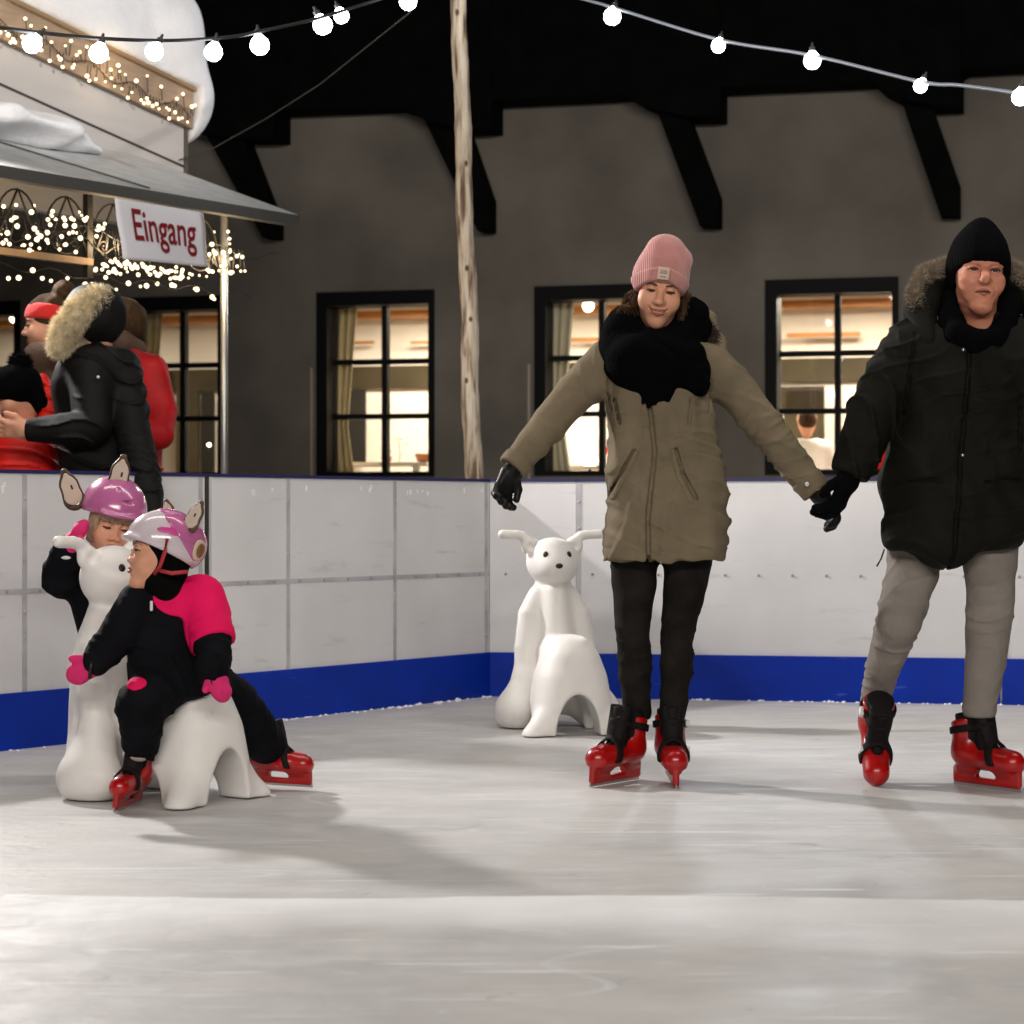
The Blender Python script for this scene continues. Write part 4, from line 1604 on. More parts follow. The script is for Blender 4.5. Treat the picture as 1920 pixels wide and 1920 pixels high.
hat = obj('beanie', put(mesh(bean, A((-.13, -.13, -.08)), A((.13, .15, .21)), .0036), hc, HM), M_PINK, wom)
cuffb = inter(inter(off(bean, .006), lambda P: (P[:, 2] - .092 + .33 * (P[:, 1] + .1) + 2.6 * P[:, 0] ** 2) * .85, .006), lambda P: brim(P) - .003, .006)
obj('cuff', put(mesh(cuffb, A((-.13, -.14, -.08)), A((.13, .15, .21)), .0036), hc, HM), M_PINK, hat)
pm = MB()
g = 8
for i in range(g + 1):
    for j in range(g + 1):
        x = -.0195 + .039 * i / g
        z = .054 + .040 * j / g
        pm.V.append((x, -.1225 - (z - .054) * -.08 + x * x * 3.2, z))
pm.F = [(i * (g + 1) + j, (i + 1) * (g + 1) + j, (i + 1) * (g + 1) + j + 1, i * (g + 1) + j + 1) for i in range(g) for j in range(g)]
pv = put((A(pm.V), np.array(pm.F)), hc, HM)
lp = obj('label_patch', pv, mat('cream_patch', (.62, .47, .38), .8), hat)
sd = lp.modifiers.new('t', 'SOLIDIFY')
sd.thickness = .003
em = MB()
for pts_ in ([(-.010, .079), (-.004, .086), (.001, .081), (.006, .086), (.011, .079)], [(-.012, .076), (.012, .076)], [(-.009, .064), (.009, .064)]):
    em.tube([(x, -.1265 + (z - .054) * .08 + x * x * 3.2, z) for x, z in pts_], .0012, 5)
ev = put((A(em.V), np.array([f + (f[-1],) * (0) for f in em.F if len(f) == 4])), hc, HM)
obj('emblem', ev, mat('patch_print', (.36, .24, .19), .8), lp)
hr = U(chain([p(1198, 552, .03), p(1190, 570, .03), p(1174, 578, .02), p(1158, 576, .0)], [.014, .016, .011, .005]), chain([p(1281, 556, .03), p(1283, 578, .02), p(1279, 600, -.0)], [.009, .010, .006]), chain([p(1190, 560, .06), p(1235, 560, .12), p(1285, 565, .06)], [.03, .07, .03]), k=.02)
hr = wob(hr, .003, 120, 5, (3, 3, .4))
hv = mesh(hr, *bb([p(1130, 620, -.08), p(1310, 520, .22)], .03), .004)
obj('hair', join(hv, fur(hv, 2600, .026, .0008, 8, (-.1, -.2, -1.4))), M_HAIR, wom)

M_SCARF = mat('black_scarf', (.0022, .0022, .0024), .95, bump=.5, bscale=90, spec=.02)
sc = U(ell(p(1236, 640, .05), (.128, .135, .085)), ell(p(1230, 680, -.03), (.172, .125, .115)), ell(p(1300, 615, .06), (.060, .07, .105)), ell(p(1168, 640, .04), (.078, .09, .090)), ell(p(1168, 606, .07), (.048, .06, .060)), ell(p(1146, 660, .02), (.04, .06, .06)),
       ell(p(1222, 722, -.045), (.10, .08, .062)), ell(p(1298, 712, -.05), (.058, .07, .07)), k=.03)
for i, (xx, yy) in enumerate(((1205, 757), (1216, 764), (1228, 757), (1240, 750), (1252, 752), (1318, 744))):
    sc = U(sc, rc(p(xx + 4, yy - 26, -.105), p(xx, yy - 2, -.118), .020, .005), k=.012)
sc = sub(sc, xf(ell((0, -.06, -.035), (.062, .10, .095)), hc, HM), .02)
r_a = p(1236, 640, .05)


def scarf_folds(P):
    q = P - r_a
    return sc(P) - .007 * np.abs(np.sin(q[:, 2] * 42 + 2.2 * np.sin(q[:, 0] * 9 + 1) + 1.5 * np.sin(q[:, 0] * 21 + q[:, 2] * 13))) + .003


obj('scarf', mesh(scarf_folds, *bb([p(1110, 560, -.2), p(1350, 770, .2)], .03), .0058), M_SCARF, wom)

M_PARKA = mat('khaki_parka', (.168, .134, .086), .85, var=.16, vscale=7, bump=.3, bscale=46, spec=.15, crink=.5, cscale=6)
M_SEAM = mat('parka_shadow_seam', (.05, .038, .025), .9)
LV = [p.lev(628, 1185, 1288, .085, .06), p.lev(652, 1140, 1335, .115, .05), p.lev(690, 1131, 1341, .135, .04), p.lev(740, 1135, 1338, .145, .03), p.lev(800, 1141, 1340, .14, .03), p.lev(850, 1142, 1347, .14, .03), p.lev(905, 1139, 1361, .15, .03), p.lev(960, 1135, 1365, .158, .03), p.lev(1010, 1134, 1363, .162, .03), p.lev(1050, 1133, 1358, .162, .03)]
torso = prof(LV, 2.5, .012)
la = [p(1140, 682, .05), p(1078, 738, .04), p(1032, 790, .02), p(1000, 830, -.01), p(962, 876, -.04)]
ra = [p(1332, 690, .05), p(1385, 738, .04), p(1434, 800, .02), p(1478, 856, .0), p(1528, 918, -.02)]
lsl = chain(la, [.082, .068, .060, .055, .047], k=.04)
rsl = chain(ra, [.082, .069, .061, .056, .047], k=.04)
lsl = rings(lsl, la[0], la[2], 52, .010, 1)
lsl = rings(lsl, la[2], la[4], 60, .009, 2)
rsl = rings(rsl, ra[0], ra[2], 52, .010, 3)
rsl = rings(rsl, ra[2], ra[4], 60, .009, 4)
lsl = inter(lsl, plane(la[4] - la[3], la[4] + (la[4] - la[3]) * .05), .006)
rsl = inter(rsl, plane(ra[4] - ra[3], ra[4] + (ra[4] - ra[3]) * .05), .006)
tor = wob(wob(torso, .008, 12, 11, (1, 1, 1.5)), .004, 26, 12, (1.6, 1, .6))


def belt_folds(P):     # soft diagonal folds below the waist and at the hem
    z = P[:, 2]
    x = P[:, 0]
    zz = (z - p(0, 985)[2]) / .09
    w = np.exp(-zz * zz)
    z2 = (z - p(0, 850)[2]) / .06
    w2 = np.exp(-z2 * z2)
    g = .5 + .5 * np.sin(x * 19 + 1.2 + z * 6)
    return tor(P) - .0052 * w * g * np.sin(z * 82 + 3.0 * np.sin(x * 12 + .5) + x * 24) - .0045 * w2 * (1 - g) * np.sin(z * 70 + 3 * np.sin(x * 11 + 1) - x * 30)


coat = crease(crease(U(belt_folds, lsl, rsl, k=.035), 34, .0072, 5, (.5, .2, 1)), 30, .007, 9, (-.6, .1, 1), hi=p(0, 760)[2])
yc = 7.13
front_line = p.xz((1213, 752), (1219, 800), (1224, 850), (1217, 910), (1211, 970), (1212, 1060))
coat = groove2(coat, front_line, .007, .016, yc)
coat = groove2(coat, p.xz((1186, 846), (1165, 885), (1142, 930)), .0065, .014, yc)
coat = groove2(coat, p.xz((1263, 845), (1275, 890), (1300, 935)), .0065, .014, yc)
coat = groove2(coat, p.xz((1152, 750), (1161, 796)), .005, .010, yc)
coat = groove2(coat, p.xz((1291, 752), (1287, 798)), .005, .010, yc)
coat = groove2(coat, p.xz((1130, 1028), (1212, 1033), (1365, 1024)), .0025, .004, yc + .2)
coat = groove2(coat, p.xz((1196, 770), (1201, 850), (1194, 950), (1190, 1050)), .0022, .004, yc)
coat = groove2(coat, p.xz((1150, 668), (1138, 720), (1146, 770)), .003, .006, yc)
coat = groove2(coat, p.xz((1322, 672), (1332, 720), (1326, 775)), .003, .006, yc)
ck = obj('parka', mesh(coat, *bb([p(930, 600, -.22), p(1570, 1075, .25)], .02), .0062), M_PARKA, wom)
zp = strip2(coat, [q + A((.004, 0)) for q in front_line], .006, -.006, yc)
obj('zip', mesh(zp, *bb([p(1190, 745, -.2), p(1245, 1062, .0)], .01), .0045), mat('dark_zip', (.018, .014, .011), .6), ck)
pk = strip2(coat, p.xz((1190, 850), (1170, 888), (1146, 932)), .010, .004, yc)
obj('pocket_welt', mesh(pk, *bb([p(1130, 835, -.2), p(1205, 945, .0)], .01), .005), M_PARKA, ck)
pk = strip2(coat, p.xz((1256, 848), (1267, 893), (1290, 940)), .010, .004, yc)
obj('pocket_welt', mesh(pk, *bb([p(1240, 835, -.2), p(1310, 950, .0)], .01), .005), M_PARKA, ck)
cf = inter(off(rsl, .006), lambda P: np.abs((P - ra[4]) @ ((ra[4] - ra[3]) / np.linalg.norm(ra[4] - ra[3])) + .020) - .030, .004)
cfo = obj('cuff', mesh(cf, *bb([ra[4]], .14), .005), M_PARKA, ck)
obj('cuff_button', sph(p(1513, 908, -.082), .008, 10, 8), M_WHITE, cfo)
cf = inter(off(lsl, .005), lambda P: np.abs((P - la[4]) @ ((la[4] - la[3]) / np.linalg.norm(la[4] - la[3])) + .016) - .022, .004)
obj('cuff', mesh(cf, *bb([la[4]], .14), .005), M_PARKA, ck)
hd = chain([p(1150, 650, .14), p(1180, 622, .17), p(1238, 606, .20), p(1318, 606, .13), p(1344, 640, .07), p(1346, 690, .0)], [.030, .040, .045, .045, .034, .022], k=.03)
hdo = obj('hood', mesh(wob(hd, .008, 22, 6), *bb([p(1110, 570, -.05), p(1375, 710, .28)], .03), .007), M_PARKA, wom)
hs = chain([p(1296, 592, .12), p(1318, 612, .09), p(1338, 634, .03)], [.014, .018, .012], k=.02)
hv = mesh(hs, *bb([p(1280, 575, .0), p(1360, 660, .16)], .03), .006)
obj('hood_fur', fur(hv, 3000, .026, .0010, 3), mat('dark_fur', (.05, .035, .025), .9), hdo)

M_JEAN = mat('black_jeans', (.013, .0115, .0098), .85, var=.35, vscale=12, bump=.25, bscale=30, spec=.08, crink=.4, cscale=8)
ll = [p(1190, 1000, .06), p(1189, 1090, .05), p(1188, 1175, .0), p(1191, 1260, .04), p(1194, 1335, .05)]
rl = [p(1294, 1000, .06), p(1286, 1090, .04), p(1270, 1185, -.04), p(1268, 1265, .0), p(1262, 1338, .0)]
leg1 = chain(ll, [.090, .075, .058, .053, .046], k=.02)
leg2 = chain(rl, [.090, .073, .056, .052, .045], k=.02)
leg1 = rings(leg1, ll[2], ll[4], 70, .006, 7)
leg2 = rings(leg2, rl[2], rl[4], 70, .006, 8)
jn = crease(wob(U(leg1, leg2, k=.012), .003, 24, 3), 50, .005, 33, (.4, .2, 1))
jn = inter(jn, plane((0, 0, -1), p(0, 1352)), .006)
obj('jeans', mesh(jn, *bb([p(1120, 1000, -.15), p(1360, 1350, .2)], .02), .006), M_JEAN, wom)
gl = mat('black_glove', (.004, .004, .004), .5, bump=.1, bscale=60, spec=.25)
hand(wom, 'glove', p(962, 880, -.045), p(934, 938, -.06) - p(963, 880, -.04), (.75, .7, 0), gl, .95, curl=40, thumb=.2, r=.0145)
hand(wom, 'glove', p(1530, 920, -.02), p(1568, 958, -.02) - p(1530, 918, -.02), (-.4, -1, .3), gl, 1.02, mirror=True, curl=48, thumb=.8, r=.0145)
skate(wom, p(1156, 1468, -.02) * A((1, 1, 0)) + A((0, 0, .001)), (-.62, -.78, 0), (.12, .05, 1), .92)
skate(wom, p(1259, 1468, .0) * A((1, 1, 0)) + A((0, -.02, .001)), (.02, -1, -.04), (.0, 0, 1), .92, mirror=True)

# ================================================================== man in the dark parka
p = Px(6.95)
man = thing('person', p(1800, 1478) * A((1, 1, 0)), 'older man in black beanie, dark parka and grey trousers with one red skate lifted', 'person', 'adult skaters holding hands')
hc = p(1834, 519, .02)
HM = rot(yaw=0, pitch=-2, roll=3)
mb_ = head(man, hc, HM, 1.1, M_SKINM, nb_world=p(1842, 628, .05), old=1, lid=.45, brow=M_BROWG, fat=.95)
M_BKNIT = knit('black_knit', (.0022, .0022, .0026), 320, .4, sheen=0)
bean = U(ell((0, .002, .045), (.087, .112, .086)), ell((.002, .008, .095), (.070, .082, .064)), ell((.004, .008, .135), (.034, .040, .042)), k=.035)
bean = inter(wob(bean, .002, 30, 5), plane((0, -.30, -1), (0, -.1, .033)), .008)
# stretched low over the ears
bean = U(bean, ell((.080, .004, .01), (.014, .04, .06)), ell((-.078, .012, .01), (.014, .034, .05)), k=.02)
obj('beanie', put(mesh(bean, A((-.12, -.14, -.09)), A((.12, .14, .20)), .0038), hc, HM, 1.1), M_BKNIT, man)
M_DPARKA = mat('dark_olive_parka', (.0056, .0058, .0036), .75, var=.35, vscale=8, bump=.3, bscale=40, spec=.12, crink=.5, cscale=5)
LV = [p.lev(590, 1775, 1905, .10, .07), p.lev(618, 1722, 1945, .13, .06), p.lev(660, 1692, 1968, .155, .05), p.lev(720, 1684, 1962, .17, .05), p.lev(790, 1675, 1950, .18, .05), p.lev(860, 1662, 1938, .19, .05), p.lev(930, 1652, 1928, .195, .05), p.lev(990, 1648, 1920, .195, .05), p.lev(1030, 1652, 1913, .19, .05)]
tor = wob(wob(prof(LV, 2.6, .03), .010, 11, 21, (1, 1, 1.6)), .006, 24, 22, (1.4, 1, .7))
la = [p(1712, 655, .05), p(1672, 712, .03), p(1636, 775, .0), p(1618, 828, -.02), p(1596, 886, -.03)]
ra = [p(1950, 655, .05), p(1985, 740, .06), p(2005, 815, .07), p(1992, 900, .03), p(1975, 960, -.0)]
sl = rings(rings(chain(la, [.098, .090, .082, .078, .064], k=.04), la[0], la[2], 46, .012, 31), la[2], la[4], 50, .012, 32)
sr = rings(chain(ra, [.095, .09, .08, .075, .06], k=.04), ra[0], ra[4], 46, .012, 33)
sl = inter(sl, plane(la[4] - la[3], la[4] + (la[4] - la[3]) * .12), .01)
flap = U(ell(p(1770, 1020, -.03), (.10, .13, .085)), k=.02)
coat = crease(crease(U(U(tor, sl, sr, k=.03), flap, k=.05), 26, .010, 15, (.4, .2, 1)), 24, .009, 19, (-.7, .1, 1))
yc = 6.98
coat = sub(coat, ell(p(1690, 1075, .05), (.075, .30, .035)), .02)
coat = sub(coat, xf(ell((0, -.07, -.10), (.058, .10, .075)), hc, HM, 1.1), .02)
fl = p.xz((1806, 650), (1798, 740), (1786, 860), (1778, 960), (1768, 1066))
coat = groove2(coat, fl, .006, .014, yc)
coat = groove2(coat, p.xz((1902, 740), (1900, 800), (1896, 850)), .005, .012, yc)
coat = groove2(coat, p.xz((1690, 905), (1735, 900), (1752, 903)), .004, .010, yc)
coat = groove2(coat, p.xz((1830, 905), (1880, 900), (1905, 900)), .004, .010, yc)
coat = groove2(coat, p.xz((1712, 625), (1700, 700), (1690, 780)), .004, .008, yc)
ck = obj('parka', mesh(coat, *bb([p(1560, 570, -.24), p(2060, 1085, .3)], .02), .0066), M_DPARKA, man)
for x, y in ((1794, 660), (1796, 745), (1790, 855)):
    # press studs down the front flap
    y_ = 6.98
    q = p(x, y)
    ys = np.linspace(6.5, 7.0, 120)
    dd = coat(np.stack([np.full(120, q[0]), ys, np.full(120, q[2])], 1))
    yy = ys[np.argmax(dd < 0)]
    obj('press_stud', sph((q[0], yy, q[2]), .0065, 10, 8), M_STEEL, ck)
col_ = chain([p(1793, 600, -.02), p(1795, 625, -.06), p(1828, 648, -.10), p(1862, 636, -.09), p(1885, 606, -.03), p(1890, 580, .04)], [.030, .032, .030, .030, .034, .034], k=.03)
col_ = U(col_, chain([p(1890, 575, .05), p(1840, 570, .14), p(1786, 570, .06), p(1782, 605, .0), p(1794, 630, -.05)], [.052, .06, .052, .042, .036]), chain([p(1802, 626, -.07), p(1835, 634, -.085), p(1868, 624, -.07)], [.026, .028, .026]), k=.03)
col_ = sub(col_, xf(ell((0, -.05, -.07), (.056, .08, .085)), hc, HM, 1.1), .012)
obj('collar', mesh(wob(col_, .006, 25, 9), *bb([p(1750, 540, -.2), p(1930, 680, .25)], .02), .006), mat('black_collar', (.0022, .0022, .0026), .95, spec=.03), ck)
hd = chain([p(1742, 640, -.02), p(1725, 585, .06), p(1748, 530, .12), p(1838, 505, .17), p(1925, 530, .12), p(1950, 585, .06), p(1930, 640, -.02)], [.042, .055, .058, .06, .058, .055, .042], k=.03)
hdo = obj('hood', mesh(wob(hd, .007, 20, 12), *bb([p(1690, 470, -.1), p(1985, 680, .27)], .03), .008), M_DPARKA, man)
hs = chain([p(1722, 585, .03), p(1716, 548, .05), p(1736, 515, .07), p(1770, 502, .09), p(1838, 490, .13), p(1900, 507, .09), p(1936, 530, .06), p(1952, 570, .03)], [.012, .018, .021, .018, .018, .018, .018, .012], k=.02)
hv = mesh(hs, *bb([p(1690, 470, .0), p(1985, 610, .2)], .04), .007)
M_PFUR = mat('beige_fur', (.30, .24, .175), .9, var=.3, vscale=40)
fo = obj('hood_fur', join(hv, fur(hv, 16000, .025, .0008, 5, (0, -.1, .1))), M_PFUR, hdo)
cord = MB().tube([p(1658, 1030, -.10), p(1652, 1048, -.12), p(1644, 1062, -.115)], .0028, 6)
obj('drawcord', cord.vf, M_BLACK, ck)
M_TROU = mat('grey_trousers', (.225, .200, .178), .85, var=.12, vscale=9, bump=.3, bscale=40, spec=.1, crink=.5, cscale=6)
ll = [p(1722, 985, .10), p(1714, 1060, .09), p(1686, 1165, -.02), p(1655, 1245, .12), p(1643, 1312, .22)]
rl = [p(1850, 985, .08), p(1856, 1060, .04), p(1856, 1150, -.06), p(1848, 1240, -.03), p(1836, 1328, .0)]
leg1 = chain(ll, [.102, .088, .072, .061, .051], k=.03)
leg2 = chain(rl, [.102, .089, .073, .066, .058], k=.03)
leg1 = rings(rings(leg1, ll[1], ll[3], 62, .011, 41), ll[3], ll[4], 75, .010, 42)
leg2 = rings(rings(leg2, rl[1], rl[3], 58, .010, 43), rl[3], rl[4], 75, .010, 44)
tr = crease(wob(U(leg1, leg2, k=.008), .004, 18, 13), 40, .007, 23, (.5, .2, 1), hi=p(0, 1120)[2])
tr = inter(tr, plane(ll[4] - ll[3], ll[4]), .004) if False else tr
tr = inter(tr, plane((0, 0, -1), p(0, 1345)), .006)
obj('trousers', mesh(tr, *bb([p(1580, 985, -.2), p(1960, 1345, .35)], .02), .006), M_TROU, man)
gk = knit('black_knit_glove', (.003, .003, .0035), 330, .4, 'Z', sheen=0)
hand(man, 'glove', p(1594, 890, -.03), p(1566, 955, -.04) - p(1594, 890, -.03), (-.5, -1, 0), gk, 1.16, curl=34, thumb=.7, r=.0140)
hand(man, 'glove', p(1975, 962, .0), (0, -.1, -1), (-1, -.3, 0), gk, 1.05, curl=30)
skate(man, p(1846, 1482, .0) * A((1, 1, 0)) + A((0, 0, .001)), (.60, -.80, 0), (0, 0, 1), .93, mirror=True)
skate(man, p(1632, 1424, .20), (-.06, -.66, -.75), (.02, -.75, .66), .95)

# ================================================================== skating aids: white plastic bears to sit on
def cyl(axis, c, r):
    """elliptic tunnel along x (0) or y (1); r = half width, half height"""
    o = 1 - axis
    c = A(c)

    def f(P):
        k = np.sqrt(((P[:, o] - c[o]) / r[0]) ** 2 + ((P[:, 2] - c[2]) / r[1]) ** 2)
        return (k - 1) * min(r)
    return f


def aid_body():
    # F runs along -y, from the upright body towards the saddle
    body = prof([(.05, 0, 0, .150, .105), (.16, 0, 0, .152, .11), (.30, 0, 0, .148, .105), (.42, 0, 0, .140, .098), (.50, 0, 0, .124, .086), (.565, 0, 0, .088, .07), (.62, 0, 0, .066, .06)], 2.2, .03)
    for s in (-1, 1):
        body = U(body, chain([(s * .074, -.020, .545), (s * .112, -.038, .47), (s * .131, -.054, .33), (s * .139, -.080, .17)], [.034, .040, .042, .042], k=.04), k=.035)
    body = U(body, rc((0, -.06, .56), (0, -.095, .22), .05, .085), k=.03)
    headp = U(ell((0, -.010, .690), (.114, .100, .103)), ell((0, -.075, .665), (.072, .062, .055)), k=.04)
    body = U(body, headp, k=.018)
    for s in (-1, 1):
        body = U(body, ell((s * .094, .010, .755), (.040, .026, .040)), k=.012)
        body = sub(body, ell((s * .098, -.022, .758), (.022, .016, .022)), .006)
        body = U(body, chain([(s * .085, .015, .765), (s * .125, .018, .798), (s * .150, .018, .804), (s * .212, .018, .806)], [.022, .020, .0195, .0195], k=.004), k=.01)
    # feet
    for s in (-1, 1):
        body = U(body, ell((s * .178, -.085, .070), (.078, .120, .082)), rc((s * .138, -.080, .19), (s * .172, -.090, .075), .046, .076), rc((s * .10, -.02, .12), (s * .17, -.05, .06), .07, .06), k=.05)
    # saddle
    sad = U(prof([(-.02, 0, -.345, .172, .175), (.12, 0, -.345, .165, .175), (.24, 0, -.340, .145, .160), (.33, 0, -.335, .112, .130), (.392, 0, -.33, .070, .085)], 2.5, .035), rc((-.13, -.44, .05), (-.175, -.46, .0), .05, .05), rc((.13, -.44, .05), (.175, -.46, .0), .05, .05), k=.04)
    sad = U(sad, rc((0, -.10, .30), (0, -.32, .30), .085, .08), k=.05)
    sad = sub(sad, cyl(1, (0, 0, -.01), (.088, .175)), .012)
    body = U(body, sad, k=.02)
    body = sub(body, U(lambda P: np.maximum(cyl(1, (0, 0, -.01), (.088, .170))(P), P[:, 1] + .20), k=0), .012)
    body = sub(body, cyl(0, (0, -.300, -.02), (.075, .135)), .02)
    return inter(body, plane((0, 0, -1), (0, 0, .004)), .006)


AID = mesh(aid_body(), A((-.30, -.62, -.02)), A((.30, .18, .86)), .0072)


def aid(pos, yaw, label):
    M = rot(yaw)
    root = thing('skating_aid', pos, label, 'skating aid', 'white plastic bear skating aids')
    b = obj('shell', put(AID, pos, M), M_AID, root)
    for s in (-1, 1):
        V, F = sph((0, 0, 0), 1, 14, 10)
        e = put((A(V) * A((.0115, .006, .0145)), np.array([f for f in F if len(f) == 4])), (s * .050, -.0985, .722), rot(s * 22, -18))
        obj('eye', put(e, pos, M), M_BLACK, root)
    e = put((A(V) * A((.0165, .010, .0115)), np.array([f for f in F if len(f) == 4])), (0, -.134, .675), rot(0, -10))
    obj('nose', put(e, pos, M), M_BLACK, root)
    return root


def G(x, d):
    return A(((x - CX) * d / FPX, d, 0))


aid(G(1036, 9.02), 11, 'white plastic bear skating aid standing alone in the corner of the boards')
AP = G(208, 6.86)
AYAW = 56
aid(AP, AYAW, 'white plastic bear skating aid ridden by the child in the black and pink snowsuit')

# ================================================================== children
M_SUIT = mat('black_snowsuit', (.005, .005, .0068), .85, var=.3, vscale=9, bump=.3, bscale=40, spec=.08, crink=.6, cscale=9)
M_HOT = mat('hot_pink_fabric', (.78, .006, .105), .75, var=.08, vscale=9, bump=.25, bscale=50, spec=.15, crink=.5, cscale=10)
M_MIT = mat('pink_mitten', (.66, .02, .15), .8, var=.12, vscale=14, bump=.3, bscale=60)
M_HELP = mat('pink_helmet', (.47, .13, .30), .22, var=.12, vscale=10, coat=.6)
M_HELW = mat('white_helmet', (.60, .52, .56), .2, var=.05, vscale=8, coat=.6)
M_EARO = mat('ear_brown_rim', (.085, .05, .025), .5, var=.5, vscale=30)
M_EARI = mat('ear_cream_inner', (.58, .47, .38), .6, var=.1, vscale=12)


def ear_parts(parent, c, M, s):
    """pointed animal ear standing on a helmet: cream cup with a brown rim"""
    o_ = U(rc((0, 0, -.01), (0, 0, .034), .030, .024), rc((0, 0, .034), (0, .0, .068), .024, .010), k=.01)
    o_ = inter(o_, lambda P: np.abs(P[:, 1]) - .011, .008)
    inn = U(rc((0, -.010, .0), (0, -.010, .034), .0245, .0195), rc((0, -.010, .034), (0, -.010, .060), .0195, .007), k=.01)
    rim = sub(o_, off(inn, .001), .003)
    inn = inter(inn, lambda P: np.abs(P[:, 1] + .004) - .0052, .002)
    lo, hi = A((-.045, -.04, -.05)), A((.045, .03, .09))
    e = obj('ear', put(mesh(rim, lo, hi, .003), c, M, s), M_EARO, parent)
    obj('inner_ear', put(mesh(inn, lo, hi, .003), c, M, s), M_EARI, e)
    sl = MB().box(.002, .007, -.0105, -.0085, .018, .030)
    V, F = sl.vf
    obj('slot', put((A(V), np.array(F)), c, M, s), M_BLACK, e, smooth=False)


# ---- rider
p = Px(6.52)
rid = thing('person', p(300, 1512) * A((1, 1, 0)), 'small child in black and hot pink snowsuit and white helmet kissing the bear', 'person', 'children on the ice')
hc = p(300, 1045, .02)
HM = rot(yaw=-72, pitch=-10, roll=-4)
hs_ = .92
head(rid, hc, HM, hs_, M_SKIN, nb_world=p(326, 1100, .06), lid=.75, fat=1.10, brow=M_BROWG, kid=1)
bal = U(ell((0, .016, .030), (.083, .098, .095)), ell((0, .006, -.055), (.072, .075, .075)), rc((0, .03, -.06), (0, .05, -.11), .066, .066), k=.03)
bal = sub(bal, U(ell((0, -.075, -.010), (.058, .090, .080)), k=.01), .012)
obj('balaclava', put(mesh(bal, A((-.13, -.13, -.25)), A((.13, .17, .15)), .005), hc, HM, hs_), mat('black_fleece', (.003, .003, .003), .95, bump=.3, bscale=90, spec=.05), rid)
hel = ell((0, .012, .050), (.108, .134, .112))
hel = sub(hel, ell((0, .012, .046), (.096, .118, .100)), .004)
hel = inter(hel, plane((0, -.30, -1), (0, -.12, .048)), .008)
hel = U(hel, inter(ell((0, -.104, .050), (.072, .034, .012)), plane((0, 1, 0), (0, -.085, 0)), .004), k=.012)
for s in (-1, 0, 1):
    hel = sub(hel, rc((s * .045, -.03, .165), (s * .055, .04, .170), .006, .007), .003)
ho = obj('helmet', put(mesh(hel, A((-.15, -.18, -.08)), A((.15, .19, .19)), .0045), hc, HM, hs_), M_HELW, rid)
pinkz = inter(inter(off(hel, .0016), plane((0, -.75, -.65), (0, .02, .085)), .003), plane((0, .0, -1), (0, 0, -.04)), .004)
pinkz = wob(pinkz, .002, 40, 8)
obj('pink_panel', put(mesh(pinkz, A((-.15, -.1, -.08)), A((.15, .19, .19)), .0045), hc, HM, hs_), M_HELP, ho)
# hibiscus-like splashes on the helmet side facing the photographer
fl_ = lambda P: np.minimum.reduce([ell(c, r)(P) for c, r in (((.105, -.012, .085), (.02, .034, .012)), ((.10, .015, .105), (.02, .012, .030)), ((.105, .02, .080), (.02, .026, .011)))])
obj('flower_print', put(mesh(inter(off(hel, .0022), fl_, .001), A((.03, -.08, .04)), A((.15, .08, .16)), .0035), hc, HM, hs_), mat('pink_print', (.56, .06, .26), .3), ho)
# oval sticker on the back
ov = inter(off(hel, .0030), ell((.062, .112, .040), (.032, .04, .036)), .001)
st = obj('oval_sticker', put(mesh(ov, A((.0, .03, -.02)), A((.15, .18, .10)), .003), hc, HM, hs_), mat('cream_sticker', (.62, .50, .38), .4), ho)
ov2 = inter(off(hel, .0042), ell((.062, .112, .040), (.021, .04, .026)), .001)
obj('sticker_centre', put(mesh(ov2, A((.0, .03, -.02)), A((.15, .18, .10)), .003), hc, HM, hs_), mat('amber_print', (.22, .10, .025), .4, var=.5, vscale=60), st)
ear_parts(ho, p(318, 972, .12), rot(-35, -10, -22), .85)
ear_parts(ho, p(360, 978, -.02), rot(-20, -12, 24), .92)
strap = MB()
strap.tube([p(313, 1010, -.075), p(309, 1035, -.082), p(300, 1062, -.078), p(290, 1076, -.05)], .0065, 6)
strap.tube([p(352, 1072, -.07), p(322, 1075, -.085), p(300, 1070, -.075)], .0065, 6)
obj('chin_strap', strap.vf, mat('red_strap', (.42, .03, .04), .6), rid)
LV = [p.lev(1092, 292, 372, .075, .07), p.lev(1112, 262, 392, .095, .07), p.lev(1145, 246, 396, .112, .07), p.lev(1200, 236, 376, .118, .06), p.lev(1250, 240, 384, .122, .06), p.lev(1290, 246, 400, .12, .08), p.lev(1310, 262, 396, .10, .09)]
tor = prof(LV, 2.3, .03)
la = [p(262, 1130, .02), p(225, 1185, -.04), p(178, 1240, -.08)]
ra = [p(378, 1122, .04), p(398, 1190, -.03), p(402, 1256, -.10)]
sl = rings(chain(la, [.062, .058, .046], k=.03), la[0], la[2], 70, .008, 61)
sr = rings(chain(ra, [.066, .062, .052], k=.03), ra[0], ra[2], 70, .008, 62)
lh = [p(300, 1285, -.01), p(262, 1325, -.10), p(262, 1392, -.04)]
rh = [p(380, 1285, .14), p(442, 1318, .30), p(496, 1392, .36)]
l1 = rings(chain(lh, [.080, .074, .058], k=.03), lh[1], lh[2], 70, .008, 63)
l2 = rings(chain(rh, [.080, .078, .070], k=.03), rh[1], rh[2], 60, .008, 64)
suit = crease(wob(U(tor, sl, sr, l1, l2, k=.022), .005, 20, 17), 46, .006, 43, (.5, .2, 1))
suit = sub(suit, rc(p(500, 1402, .36), p(540, 1440, .36), .11), .01) if False else suit
lo, hi = bb([p(150, 1085, -.25), p(560, 1420, .5)], .02)
sv = mesh(suit, lo, hi, .006)
so = obj('snowsuit', sv, M_SUIT, rid)
yoke = inter(U(ell(p(340, 1118, -.04), (.090, .17, .062)), rc(p(380, 1122, .03), p(398, 1200, -.03), .080, .076), k=.02), off(suit, .008), .002)
